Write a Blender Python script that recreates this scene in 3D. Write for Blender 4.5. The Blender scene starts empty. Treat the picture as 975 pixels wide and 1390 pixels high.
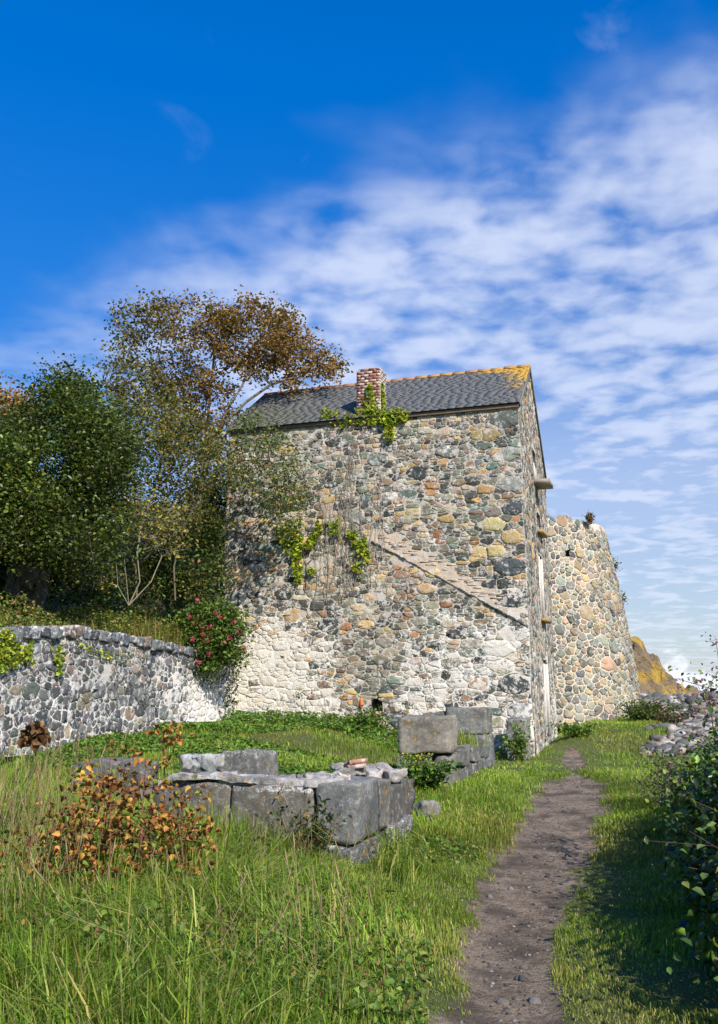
import bpy, bmesh, math, random
import numpy as np
from mathutils import Vector, noise as mnoise

SC = bpy.context.scene
COL = SC.collection
R = math.radians
rng = np.random.default_rng(7)
random.seed(7)

# ------------------------------------------------------------------ camera
EYE = 1.6
FPX = 1210.0                       # focal length in photo pixels (photo 975 x 1390, optical centre at 487.5, 650)
PIT = R(13.35)
cam = bpy.data.cameras.new('camera')
cam.sensor_fit = 'VERTICAL'
cam.sensor_height = 36.0
cam.lens = FPX * 36.0 / 1390.0
cam.shift_y = -45.0 / 1390.0
cam.clip_start = 0.05
cam.clip_end = 20000
camo = bpy.data.objects.new('camera', cam)
COL.objects.link(camo)
camo.location = (0, 0, EYE)
camo.rotation_euler = (R(90) + PIT, 0, 0)
SC.camera = camo

# ------------------------------------------------------------------ sun and sky
SUN_EL = 37.0
sx, sy = 0.46, -0.888              # horizontal direction towards the sun
world = bpy.data.worlds.new('World')
SC.world = world
world.use_nodes = True
sun = bpy.data.lights.new('sun', 'SUN')
sun.energy = 4.4
sun.angle = R(0.55)
sun.color = (1.0, 0.93, 0.82)
suno = bpy.data.objects.new('sun', sun)
COL.objects.link(suno)
ce = math.cos(R(SUN_EL))
suno.rotation_euler = Vector((sx * ce, sy * ce, math.sin(R(SUN_EL)))).to_track_quat('Z', 'Y').to_euler()
suno.location = (10, -20, 20)


def N(nt, kind, **kw):
    n = nt.nodes.new(kind)
    for k, v in kw.items():
        if k.startswith('i_'):
            key = k[2:]
            key = int(key) if key.isdigit() else key
            n.inputs[key].default_value = v
        else:
            setattr(n, k, v)
    return n


def mathn(nt, op, a, b=None, c=None, clamp=False):
    n = nt.nodes.new('ShaderNodeMath')
    n.operation = op
    n.use_clamp = clamp
    for i, q in enumerate((a, b, c)):
        if q is None:
            continue
        if hasattr(q, 'links'):
            nt.links.new(q, n.inputs[i])
        else:
            n.inputs[i].default_value = q
    return n.outputs[0]


def sstepn(nt, x, lo, hi):
    n = nt.nodes.new('ShaderNodeMapRange')
    n.interpolation_type = 'SMOOTHSTEP'
    nt.links.new(x, n.inputs[0])
    n.inputs[1].default_value = lo
    n.inputs[2].default_value = hi
    return n.outputs[0]


def mixc(nt, f, a, b, mode='MIX'):
    n = nt.nodes.new('ShaderNodeMix')
    n.data_type = 'RGBA'
    n.blend_type = mode
    for sock, q in ((n.inputs[0], f), (n.inputs[6], a), (n.inputs[7], b)):
        if hasattr(q, 'links'):
            nt.links.new(q, sock)
        else:
            sock.default_value = q if not isinstance(q, tuple) or len(q) == 4 else (*q, 1)
    return n.outputs[2]


def noisen(nt, vec, scale, detail=4, rough=0.55, dist=0.0, col=False):
    n = nt.nodes.new('ShaderNodeTexNoise')
    n.inputs['Scale'].default_value = scale
    n.inputs['Detail'].default_value = detail
    n.inputs['Roughness'].default_value = rough
    n.inputs['Distortion'].default_value = dist
    if vec is not None:
        nt.links.new(vec, n.inputs['Vector'])
    return n.outputs['Color' if col else 'Fac']


def build_world():
    nt = world.node_tree
    for n in list(nt.nodes):
        nt.nodes.remove(n)
    out = N(nt, 'ShaderNodeOutputWorld')
    sky = N(nt, 'ShaderNodeTexSky', sky_type='NISHITA', sun_disc=False, sun_elevation=R(SUN_EL),
            sun_rotation=math.atan2(sx, sy), altitude=0, air_density=1.0, dust_density=0.3, ozone_density=3.5)
    hs = N(nt, 'ShaderNodeHueSaturation')
    hs.inputs['Saturation'].default_value = 1.40
    hs.inputs['Hue'].default_value = 0.511
    hs.inputs['Value'].default_value = 1.38
    nt.links.new(sky.outputs[0], hs.inputs['Color'])
    tc = N(nt, 'ShaderNodeTexCoord')
    sep = N(nt, 'ShaderNodeSeparateXYZ')
    nt.links.new(tc.outputs['Generated'], sep.inputs[0])
    x, y, z = sep.outputs
    h = mathn(nt, 'ADD', mathn(nt, 'MAXIMUM', z, 0.0), 0.08)
    px = mathn(nt, 'DIVIDE', x, h)
    py = mathn(nt, 'DIVIDE', y, h)
    cmb = N(nt, 'ShaderNodeCombineXYZ')
    nt.links.new(px, cmb.inputs[0])
    nt.links.new(mathn(nt, 'MULTIPLY', py, 1.0), cmb.inputs[1])
    P = cmb.outputs[0]
    lift = N(nt, 'ShaderNodeMapRange')
    nt.links.new(z, lift.inputs[0])
    lift.inputs[1].default_value = 0.0; lift.inputs[2].default_value = 0.62
    lift.inputs[3].default_value = 0.50; lift.inputs[4].default_value = 1.78
    nt.links.new(lift.outputs[0], hs.inputs['Value'])
    big = noisen(nt, P, 1.7, 4, 0.55, 0.4)
    med = noisen(nt, P, 5.6, 2, 0.45, 0.3)
    fin = noisen(nt, P, 13.0, 3, 0.5, 0.2)
    edge = mathn(nt, 'ADD', py, mathn(nt, 'MULTIPLY', px, 0.7))
    edge = mathn(nt, 'ADD', edge, mathn(nt, 'MULTIPLY', mathn(nt, 'SUBTRACT', big, 0.5), 0.9))
    mask = sstepn(nt, edge, 1.20, 1.72)
    side = sstepn(nt, px, -0.95, -0.15)                       # thinner towards the left
    mask = mathn(nt, 'MULTIPLY', mask, mathn(nt, 'MULTIPLY_ADD', side, 0.65, 0.35))
    tex = mathn(nt, 'ADD', mathn(nt, 'MULTIPLY', med, 0.62), mathn(nt, 'MULTIPLY', fin, 0.38))
    tex = mathn(nt, 'ADD', tex, mathn(nt, 'MULTIPLY', mathn(nt, 'SUBTRACT', big, 0.5), 0.35))
    puff = sstepn(nt, tex, 0.24, 0.66)
    far = sstepn(nt, z, 0.42, 0.20)
    puff = mathn(nt, 'MAXIMUM', puff, mathn(nt, 'MULTIPLY', far, 0.60))
    cl = mathn(nt, 'MULTIPLY', mathn(nt, 'MULTIPLY', mask, puff), 0.74)
    # small loose wisps in the clear blue
    wis = sstepn(nt, noisen(nt, P, 3.1, 5, 0.6, 1.2), 0.60, 0.78)
    wis = mathn(nt, 'MULTIPLY', mathn(nt, 'MULTIPLY', wis, sstepn(nt, edge, 0.95, 1.30)), 0.16)
    cl = mathn(nt, 'MAXIMUM', cl, wis)
    # low cumulus on the sea horizon
    cmb2 = N(nt, 'ShaderNodeCombineXYZ')
    nt.links.new(mathn(nt, 'MULTIPLY', x, 16.0), cmb2.inputs[0])
    nt.links.new(mathn(nt, 'MULTIPLY', z, 26.0), cmb2.inputs[2])
    cu = noisen(nt, cmb2.outputs[0], 1.6, 5, 0.55)
    cu = mathn(nt, 'SUBTRACT', cu, mathn(nt, 'MULTIPLY', mathn(nt, 'MAXIMUM', z, 0.0), 6.5))
    cu = sstepn(nt, cu, 0.36, 0.50)
    skyc = mixc(nt, cl, hs.outputs[0], (6.1, 6.6, 7.9))
    skyc = mixc(nt, mathn(nt, 'MULTIPLY', cu, 0.75), skyc, (8.6, 8.9, 9.6))
    bg = N(nt, 'ShaderNodeBackground')
    bg.inputs[1].default_value = 0.1
    nt.links.new(skyc, bg.inputs[0])
    nt.links.new(bg.outputs[0], out.inputs[0])


build_world()
SC.view_settings.view_transform = 'Standard'
SC.view_settings.look = 'None'
SC.view_settings.exposure = 0.43
SC.view_settings.gamma = 1
SC.view_settings.use_curve_mapping = False


# ------------------------------------------------------------------ helpers
def sstep(a, b, x):
    t = np.clip((np.asarray(x, float) - a) / (b - a), 0, 1)
    return t * t * (3 - 2 * t)


def at(px, py, Y):
    """world point on the sight line of photo pixel (px, py) at distance Y in front of the camera"""
    u = (px - 487.5) / FPX
    v = (650 - py) / FPX
    d = math.cos(PIT) - math.sin(PIT) * v
    t = Y / d
    return np.array((u * t, Y, EYE + (math.sin(PIT) + math.cos(PIT) * v) * t))


_fr = np.random.default_rng(11)
_WV = [(_fr.normal(size=3), _fr.uniform(0, 6.28)) for _ in range(14)]


def wob(p, scale=1.0):
    """cheap smooth noise, about -1..1, for arrays of points"""
    p = np.asarray(p, float) * scale
    r = 0
    for k, (w, ph) in enumerate(_WV):
        f = (1.0, 1.9, 3.7)[k % 3]
        r = r + np.sin(p @ w * f + ph + 1.3 * np.sin(p @ w[::-1] * f * 0.7)) / f
    return r / 4.5


class MB:
    """collects verts and faces, then links ONE mesh object"""

    def __init__(s):
        s.v = []; s.c = []; s.n = 0; s.fi = []; s.fc = []

    def add(s, V, faces=None, col=(0.5, 0.5, 0.5, 0), quads=None, tris=None, polys=None):
        V = np.asarray(V, float).reshape(-1, 3)
        s.v.append(V)
        c = np.asarray(col, float)
        if c.ndim == 1:
            if len(c) == 3: c = np.append(c, 0)
            c = np.tile(c, (len(V), 1))
        elif c.shape[1] == 3:
            c = np.hstack([c, np.zeros((len(c), 1))])
        s.c.append(c)
        for F, k in ((quads, 4), (tris, 3)):
            if F is not None and len(F):
                F = np.asarray(F, int).reshape(-1, k) + s.n
                s.fi.append(F.ravel()); s.fc.append(np.full(len(F), k))
        if faces is not None:
            for f in faces:
                s.fi.append(np.asarray(f, int) + s.n); s.fc.append(np.array([len(f)]))
        s.n += len(V)

    def build(s, name, mat, parent=None, smooth=False, loc=None):
        me = bpy.data.meshes.new(name)
        V = np.vstack(s.v)
        C = np.vstack(s.c)
        fi = np.concatenate(s.fi).astype(np.int32)
        fc = np.concatenate(s.fc).astype(np.int32)
        o = bpy.data.objects.new(name, me)
        COL.objects.link(o)
        if parent is not None:
            off = parent['_loc'] if '_loc' in parent else (0, 0, 0)
            off = np.array(off[:])
            o.parent = parent
            o['_loc'] = [float(a) for a in off]
        else:
            off = np.array(loc if loc is not None else (0, 0, 0), float)
            o.location = off
            o['_loc'] = [float(a) for a in off]
        V = V - off
        me.vertices.add(len(V))
        me.vertices.foreach_set('co', V.astype(np.float32).ravel())
        me.loops.add(len(fi))
        me.loops.foreach_set('vertex_index', fi)
        me.polygons.add(len(fc))
        st = np.concatenate([[0], np.cumsum(fc)[:-1]]).astype(np.int32)
        me.polygons.foreach_set('loop_start', st)
        me.update(calc_edges=True)
        me.validate()
        if smooth:
            me.polygons.foreach_set('use_smooth', np.ones(len(me.polygons), bool))
        a = me.color_attributes.new('Col', 'FLOAT_COLOR', 'POINT')
        a.data.foreach_set('color', C.astype(np.float32).ravel())
        me.materials.append(mat)
        return o


def tag(o, label=None, cat=None, group=None, kind=None):
    for k, v in (('label', label), ('category', cat), ('group', group), ('kind', kind)):
        if v: o[k] = v
    return o


def thing(name, loc, label, cat, group=None):
    o = bpy.data.objects.new(name, None)
    o.empty_display_size = 0.2
    COL.objects.link(o)
    o.location = loc
    o['_loc'] = [float(a) for a in loc]
    return tag(o, label, cat, group)


def box_faces():
    return [(0, 1, 3, 2), (4, 6, 7, 5), (0, 4, 5, 1), (2, 3, 7, 6), (0, 2, 6, 4), (1, 5, 7, 3)]


def obox(mb, c, ex, ey, ez, col):
    """oriented box, half-extents given as vectors"""
    c, ex, ey, ez = (np.array(a, float) for a in (c, ex, ey, ez))
    V = [c + i * ex + j * ey + k * ez for i in (-1, 1) for j in (-1, 1) for k in (-1, 1)]
    mb.add(V, faces=box_faces(), col=col)


def tube(mb, pts, rad, col, n=5):
    pts = np.asarray(pts, float)
    m = len(pts)
    rad = np.broadcast_to(np.asarray(rad, float), (m,))
    d = np.gradient(pts, axis=0)
    d /= np.linalg.norm(d, axis=1)[:, None] + 1e-9
    up = np.where(np.abs(d[:, 2:3]) > 0.9, np.array([[1., 0, 0]]), np.array([[0, 0, 1.]]))
    a = np.cross(d, up); a /= np.linalg.norm(a, axis=1)[:, None] + 1e-9
    b = np.cross(d, a)
    th = np.arange(n) * 2 * math.pi / n
    V = (pts[:, None] + rad[:, None, None] * (np.cos(th)[None, :, None] * a[:, None] + np.sin(th)[None, :, None] * b[:, None])).reshape(-1, 3)
    i = np.arange(m - 1)[:, None] * n
    j = np.arange(n)[None]
    j2 = (j + 1) % n
    Q = np.stack([i + j, i + j2, i + n + j2, i + n + j], -1).reshape(-1, 4)
    mb.add(V, quads=Q, col=col)


# ------------------------------------------------------------------ materials
def newmat(name):
    m = bpy.data.materials.new(name)
    m.use_nodes = True
    nt = m.node_tree
    bs = nt.nodes['Principled BSDF']
    bs.inputs['Roughness'].default_value = 0.9
    bs.inputs['Specular IOR Level'].default_value = 0.25
    return m, nt, bs


def attr(nt):
    return N(nt, 'ShaderNodeAttribute', attribute_name='Col')


def bump(nt, bs, h, dist=0.01, strength=0.6):
    b = N(nt, 'ShaderNodeBump')
    b.inputs['Distance'].default_value = dist
    b.inputs['Strength'].default_value = strength
    nt.links.new(h, b.inputs['Height'])
    nt.links.new(b.outputs[0], bs.inputs['Normal'])


def masonry_mat(name, limecol=(0.79, 0.745, 0.665), lichen=0.35, sc=1.0, smear=0.8):
    """stones and mortar: own colour from Col, lime wash where Col.alpha and noise agree"""
    m, nt, bs = newmat(name)
    a = attr(nt)
    tc = N(nt, 'ShaderNodeTexCoord').outputs['Object']
    n1 = noisen(nt, tc, 9 * sc, 6, 0.62)
    n2 = noisen(nt, tc, 38 * sc, 5, 0.65)
    n3 = noisen(nt, tc, 3.1 * sc, 5, 0.6)
    v = mathn(nt, 'MULTIPLY_ADD', n1, 0.9, 0.55)
    v2 = mathn(nt, 'MULTIPLY_ADD', n2, 1.3, 0.35)
    v = mathn(nt, 'MULTIPLY', v, v2)
    c = mixc(nt, 1.0, a.outputs['Color'], v, 'MULTIPLY')
    spk = sstepn(nt, mathn(nt, 'ADD', n2, mathn(nt, 'MULTIPLY', n1, 0.6)), 0.90, 1.02)
    c = mixc(nt, mathn(nt, 'MULTIPLY', spk, lichen), c, (0.50, 0.50, 0.46))
    # mortar smeared over the stone faces
    sm = noisen(nt, tc, 6.5 * sc, 7, 0.68)
    c = mixc(nt, mathn(nt, 'MULTIPLY', sstepn(nt, sm, 0.515, 0.60), smear), c, tuple(q * 0.74 for q in limecol))
    # lime wash remnants
    lm = mathn(nt, 'ADD', mathn(nt, 'MULTIPLY', n1, 0.55), mathn(nt, 'MULTIPLY', n2, 0.45))
    lm = mathn(nt, 'ADD', lm, mathn(nt, 'MULTIPLY', mathn(nt, 'SUBTRACT', n3, 0.5), 0.35))
    lm = mathn(nt, 'SUBTRACT', mathn(nt, 'ADD', lm, a.outputs['Alpha']), 1.0)
    lm = sstepn(nt, lm, -0.045, 0.035)
    stain = mixc(nt, sstepn(nt, n3, 0.35, 0.75), limecol, tuple(q * f for q, f in zip(limecol, (0.86, 0.80, 0.72))))
    c = mixc(nt, mathn(nt, 'MULTIPLY', lm, 0.95), c, stain)
    nt.links.new(c, bs.inputs['Base Color'])
    bs.inputs['Roughness'].default_value = 0.95
    hh = mathn(nt, 'ADD', n2, mathn(nt, 'MULTIPLY', n1, 1.2))
    hh = mathn(nt, 'ADD', hh, mathn(nt, 'MULTIPLY', lm, 0.35))
    bump(nt, bs, hh, 0.022 / sc, 0.75)
    return m


def leaf_mat(name, trans=0.35, rough=0.55, spec=0.35):
    m, nt, bs = newmat(name)
    a = attr(nt)
    nt.links.new(a.outputs['Color'], bs.inputs['Base Color'])
    bs.inputs['Roughness'].default_value = rough
    bs.inputs['Specular IOR Level'].default_value = spec
    tr = N(nt, 'ShaderNodeBsdfTranslucent')
    g = mixc(nt, 1.0, a.outputs['Color'], (1.25, 1.35, 0.7), 'MULTIPLY')
    nt.links.new(g, tr.inputs['Color'])
    mx = N(nt, 'ShaderNodeMixShader')
    mx.inputs[0].default_value = trans
    nt.links.new(bs.outputs[0], mx.inputs[1])
    nt.links.new(tr.outputs[0], mx.inputs[2])
    out = [n for n in nt.nodes if n.type == 'OUTPUT_MATERIAL'][0]
    nt.links.new(mx.outputs[0], out.inputs[0])
    return m


def rough_mat(name, sc=6.0, amp=0.9, bdist=0.02, spec=0.25, rough=0.9):
    m, nt, bs = newmat(name)
    a = attr(nt)
    tc = N(nt, 'ShaderNodeTexCoord').outputs['Object']
    n1 = noisen(nt, tc, sc, 6, 0.62)
    n2 = noisen(nt, tc, sc * 5, 4, 0.6)
    v = mathn(nt, 'MULTIPLY', mathn(nt, 'MULTIPLY_ADD', n1, amp * 1.2, 1 - amp * 0.6), mathn(nt, 'MULTIPLY_ADD', n2, amp, 1 - amp * 0.5))
    nt.links.new(mixc(nt, 1.0, a.outputs['Color'], v, 'MULTIPLY'), bs.inputs['Base Color'])
    bs.inputs['Roughness'].default_value = rough
    bs.inputs['Specular IOR Level'].default_value = spec
    bump(nt, bs, mathn(nt, 'ADD', n1, mathn(nt, 'MULTIPLY', n2, 0.5)), bdist, 0.8)
    return m


M_MAS = masonry_mat('rubble masonry')
def weathered(m):
    nt = m.node_tree
    bs = nt.nodes['Principled BSDF']
    src = bs.inputs['Base Color'].links[0].from_socket
    tc = N(nt, 'ShaderNodeTexCoord').outputs['Object']
    a = noisen(nt, tc, 4.5, 7, 0.7); b = noisen(nt, tc, 21, 5, 0.65); d = noisen(nt, tc, 1.7, 5, 0.65)
    c = mixc(nt, mathn(nt, 'MULTIPLY', sstepn(nt, d, 0.40, 0.62), .55), src, (0.055, 0.052, 0.045))
    c = mixc(nt, mathn(nt, 'MULTIPLY', sstepn(nt, a, 0.56, 0.68), .7), c, (0.15, 0.135, 0.06))
    c = mixc(nt, mathn(nt, 'MULTIPLY', sstepn(nt, b, 0.61, 0.68), .8), c, (0.46, 0.45, 0.40))
    c = mixc(nt, mathn(nt, 'MULTIPLY', sstepn(nt, mathn(nt, 'ADD', b, mathn(nt, 'MULTIPLY', a, .6)), 0.93, 0.98), .85), c, (0.50, 0.27, 0.04))
    nt.links.new(c, bs.inputs['Base Color'])


M_TOW = masonry_mat('tower masonry', (0.78, 0.70, 0.60), 0.25, 1.0, 0.45)
M_LOW = masonry_mat('limewashed rubble', (0.82, 0.79, 0.76), 0.30)
M_BLK = masonry_mat('weathered granite blocks', (0.70, 0.68, 0.65), 0.5, 2.2, 0.35)
weathered(M_BLK)
M_LEAF = leaf_mat('leaves')
M_GLOSS = leaf_mat('glossy leaves', 0.25, 0.38, 0.5)
M_DRYLEAF = leaf_mat('dry leaves', 0.25, 0.7, 0.15)
M_GRASS = leaf_mat('grass blades', 0.38, 0.6, 0.2)
M_BARK = rough_mat('bark', 14, 0.9, 0.02)
M_WOOD = rough_mat('weathered timber', 12, 0.7, 0.01)
M_ROCK = rough_mat('beach stone', 7, 0.8, 0.02)
M_DARK = rough_mat('dark recess', 4, 0.5, 0.01)

# ------------------------------------------------------------------ building frame: s along the front, d into the depth
L0 = np.array((-3.53, 23.27))
SH = np.array((0.9514, -0.3078))
DH = np.array((0.3078, 0.9514))
BW, BD = 7.84, 5.25
ZE, ZR, DR, ZB = 8.5, 10.30, 2.48, 7.75      # front eave, ridge, ridge depth, rear eave


def B(s, d, z):
    s = np.asarray(s, float); d = np.asarray(d, float); z = np.asarray(z, float)
    s, d, z = np.broadcast_arrays(s, d, z)
    return np.stack([L0[0] + s * SH[0] + d * DH[0], L0[1] + s * SH[1] + d * DH[1], z], -1)


def tosd(X, Y):
    return (X - L0[0]) * SH[0] + (Y - L0[1]) * SH[1], (X - L0[0]) * DH[0] + (Y - L0[1]) * DH[1]


WALL_S = 0.42


def ground_z(X, Y):
    X = np.asarray(X, float); Y = np.asarray(Y, float)
    s, d = tosd(X, Y)
    lf = sstep(7.4, 2.2, s)
    rd = sstep(-13.5, -3.5, d)
    z = rd * (0.16 + 0.62 * lf)
    z = z + 0.40 * sstep(-1, 5, d) * sstep(7.2, 8.6, s)
    z = z + 0.30 * sstep(-1.2, -4.5, X) * sstep(13, 8, Y)
    z = z + 0.75 * sstep(31, 43, Y)
    z = z - 4.6 * sstep(47, 80, Y)
    z = z + 0.25 * sstep(2.6, 4.5, X) * sstep(14, 8, Y)
    p = np.stack([X, Y, 0 * X], -1)
    z = z + 0.035 * wob(p, 1.3) + 0.012 * wob(p, 5.0)
    z = z - 0.05 * path_mask(X, Y)
    return z


PATH = np.array([(0.35, 0.0, 0.32), (0.55, 3.0, 0.32), (0.78, 5.0, 0.34), (0.95, 6.2, 0.37), (1.32, 7.6, 0.44), (1.70, 9.0, 0.52), (2.25, 11.0, 0.60), (2.95, 13.3, 0.72),
                 (3.38, 15.0, 0.70), (3.75, 16.3, 0.25), (4.2, 18.2, 0.26), (4.65, 20.2, 0.32), (5.0, 22.0, 0.16)])


def beach_x0(Y):
    return np.interp(Y, [20.3, 21.5, 23, 25, 28, 33, 36, 42, 50], [6.5, 6.9, 7.8, 8.9, 10.0, 10.6, 10.8, 10.2, 10])


def path_mask(X, Y):
    cx = np.interp(Y, PATH[:, 1], PATH[:, 0])
    w = np.interp(Y, PATH[:, 1], PATH[:, 2])
    p = np.stack([X, Y, 0 * X], -1)
    w = w * (1 + 0.30 * wob(p, 2.2) + 0.22 * wob(p, 7)) * sstep(22.5, 21, Y)
    gap = 1 - 0.9 * np.exp(-((Y - 17.0) / 0.55) ** 2)
    return sstep(1.15, 0.60, np.abs(X - cx) / (w * gap + 0.001))


def bank_z(s, d):
    q = np.maximum(WALL_S - s, 0)
    z = 2.45 + 0.10 * np.minimum(q, 1.5) + 0.55 * np.maximum(q - 1.5, 0) * sstep(1, 8, q) + 0.55 * np.maximum(d - 0.5, 0) * sstep(0, 4, q)
    z = 11.2 * np.tanh(z / 11.2)
    z = z - 0.35 * sstep(-6, -12, d)
    p = np.stack([s, d, 0 * s], -1)
    return z + 0.10 * wob(p, 0.9) + 0.04 * wob(p, 3)


# ------------------------------------------------------------------ rubble generator (weighted Voronoi cells)
def clip_poly(P, a, b):
    """keep points with P.a <= b"""
    out = []
    n = len(P)
    dprev = P[-1][0] * a[0] + P[-1][1] * a[1] - b
    prev = P[-1]
    for q in P:
        dq = q[0] * a[0] + q[1] * a[1] - b
        if dq <= 0:
            if dprev > 0:
                t = dprev / (dprev - dq)
                out.append((prev[0] + (q[0] - prev[0]) * t, prev[1] + (q[1] - prev[1]) * t))
            out.append(q)
        elif dprev <= 0:
            t = dprev / (dprev - dq)
            out.append((prev[0] + (q[0] - prev[0]) * t, prev[1] + (q[1] - prev[1]) * t))
        prev, dprev = q, dq
    return out


def pack(domain, classes, ax, seed, fixed=()):
    """seeds (u, v, r); classes = (thin course, thick course, share of small filler) for coursed rubble, else a list for random packing"""
    g = np.random.default_rng(seed)
    D = np.array(domain)
    lo, hi = D.min(0), D.max(0)
    S = [(u / ax, v, r) for u, v, r in fixed]
    P = np.zeros((12000, 3))
    n = len(S)
    if n: P[:n] = S

    def put(u, v, r, tol):
        nonlocal n
        if n:
            Q = P[:n]
            dd = (Q[:, 0] - u) ** 2 + ((Q[:, 1] - v)) ** 2
            if (dd < ((Q[:, 2] + r) * tol) ** 2).any(): return False
        P[n] = (u, v, r); n += 1
        return True

    if isinstance(classes, tuple):
        h0, h1, small = classes
        v = lo[1]
        while v < hi[1] + h1:
            h = h0 + (h1 - h0) * g.random() ** 1.7
            ph = g.uniform(0, 6.28, 3)
            u = lo[0] / ax - g.uniform(0, h)
            while u < hi[0] / ax:
                w = h * g.uniform(0.55, 1.55)
                vv = v + h / 2 + 0.05 * math.sin(u * ax * 1.7 + ph[0]) + 0.03 * math.sin(u * ax * 4.1 + ph[1]) + g.normal(0, .10 * h)
                uu = u + w / 2
                if g.random() < small and h > h0 * 1.25:
                    a = g.uniform(.38, .62)
                    put(uu + g.normal(0, .1 * w), vv - h * (1 - a) / 2, min(w, h * a) * .5, .62)
                    put(uu + g.normal(0, .1 * w), vv + h * a / 2, min(w, h * (1 - a)) * .5, .62)
                else:
                    put(uu, vv, min(w, h) * .5, .62)
                u += w
            v += h
        m = int(len(range(n)) * 0.55)
        for _ in range(m):                      # galleting stones in the joints
            put(g.uniform(lo[0], hi[0]) / ax, g.uniform(lo[1], hi[1]), g.uniform(.018, .034), .80)
        return P[:n].copy()
    for cnt, r0, r1 in classes:
        fails = 0
        k = 0
        while k < cnt and fails < 1500:
            r = g.uniform(r0, r1)
            if put(g.uniform(lo[0], hi[0]) / ax, g.uniform(lo[1], hi[1]), r, .88): k += 1
            else: fails += 1
            if n > 11900: break
    return P[:n].copy()


def rubble(domain, classes, ax, seed, palette, weights, fmap, lime, mb_s, joint=0.014, relief=(0.008, 0.028), fixed=(), fixcol={}, skip=None, corner=(0.06, 0.16)):
    """adds stones to mb_s. fmap(u, v, h) -> xyz"""
    g = np.random.default_rng(seed + 1)
    S = pack(domain, classes, ax, seed, fixed)
    dom = [(u / ax, v) for u, v in domain]
    pal = np.array(palette); w = np.array(weights, float); w /= w.sum()
    Wt = (S[:, 2] * 0.95) ** 2
    for i in range(len(S)):
        u, v, r = S[i]
        if skip is not None and skip(u * ax, v, r): continue
        d2 = (S[:, 0] - u) ** 2 + (S[:, 1] - v) ** 2
        near = np.argsort(d2 - Wt)[:26]
        P = dom
        for j in near:
            if j == i: continue
            a = (2 * (S[j, 0] - u), 2 * (S[j, 1] - v))
            b = S[j, 0] ** 2 + S[j, 1] ** 2 - Wt[j] - (u * u + v * v - Wt[i])
            P = clip_poly(P, a, b)
            if len(P) < 3: break
        if len(P) < 3: continue
        P = np.array(P) * (ax, 1.0)
        c = (P.min(0) + P.max(0)) / 2 * .5 + P.mean(0) * .5
        rad = np.linalg.norm(P - c, axis=1)
        if rad.max() > 0.95 or rad.max() < 0.02: continue
        area = 0.5 * abs(np.sum(P[:, 0] * np.roll(P[:, 1], -1) - P[:, 1] * np.roll(P[:, 0], -1)))
        rr = math.sqrt(area / math.pi)
        if rr < joint * 1.3: continue
        k = 1 - joint * g.uniform(0.7, 1.5) / rr
        P = c + (P - c) * k
        # drop very short edges, round corners
        nx = np.roll(P, -1, 0)
        keep = np.linalg.norm(nx - P, axis=1) > 0.018
        if keep.sum() >= 4: P = P[keep]
        nx = np.roll(P, -1, 0)
        f = g.uniform(*corner)
        P = np.stack([P * (1 - f) + nx * f, P * f + nx * (1 - f)], 1).reshape(-1, 2)
        nx = np.roll(P, -1, 0)
        el = np.linalg.norm(nx - P, axis=1)
        R_ = []
        for a_, b_, l_ in zip(P, nx, el):
            R_.append(a_)
            if l_ > 0.05:
                for q_ in range(1, 1 + min(3, int(l_ / 0.04))):
                    R_.append(a_ + (b_ - a_) * q_ / (1 + min(3, int(l_ / 0.04))))
        P = np.array(R_)
        P = P + g.normal(0, min(0.055 * rr, 0.009), P.shape) + 0.035 * rr * np.stack([wob(np.stack([P[:, 0], P[:, 1], 0 * P[:, 0]], 1), 22 * .1 / max(rr, .05)), wob(np.stack([P[:, 1], P[:, 0], 0 * P[:, 0] + 4], 1), 22 * .1 / max(rr, .05))], 1)
        n = len(P)
        h = g.uniform(*relief) * (0.6 + 0.8 * min(rr / 0.2, 1.2))
        tilt = g.normal(0, 0.03, 2)
        rings = []
        for sc_, hh in ((1.02, -0.02), (1.0, h * 0.55), (0.93, h * 0.95), (0.5, h)):
            Q = c + (P - c) * sc_
            H = hh + ((Q - c) @ tilt) * (1 if hh > 0 else 0) + (g.normal(0, h * 0.10, n) if hh > 0 else 0)
            rings.append(fmap(Q[:, 0], Q[:, 1], H))
        rings.append(fmap(np.array([c[0]]), np.array([c[1]]), np.array([h * 1.02])))
        V = np.vstack(rings)
        key = i if i in fixcol else None
        base = np.array(fixcol[i]) if key is not None else pal[g.choice(len(pal), p=w)]
        base = base * g.uniform(0.8, 1.55) * (1 + g.normal(0, 0.05, 3))
        lm = lime(np.append(np.tile(P[:, 0], 4), c[0]), np.append(np.tile(P[:, 1], 4), c[1])) + g.normal(0, 0.055)
        Cc = np.hstack([np.tile(np.clip(base, 0.01, 0.8), (len(V), 1)), lm[:, None]])
        q = np.arange(n); q2 = (q + 1) % n
        Q = np.concatenate([np.stack([q + n * a, q2 + n * a, q2 + n * (a + 1), q + n * (a + 1)], 1) for a in range(3)])
        T = np.stack([q + 3 * n, q2 + 3 * n, np.full(n, 4 * n)], 1)
        mb_s.add(V, quads=Q, tris=T, col=Cc)


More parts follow.
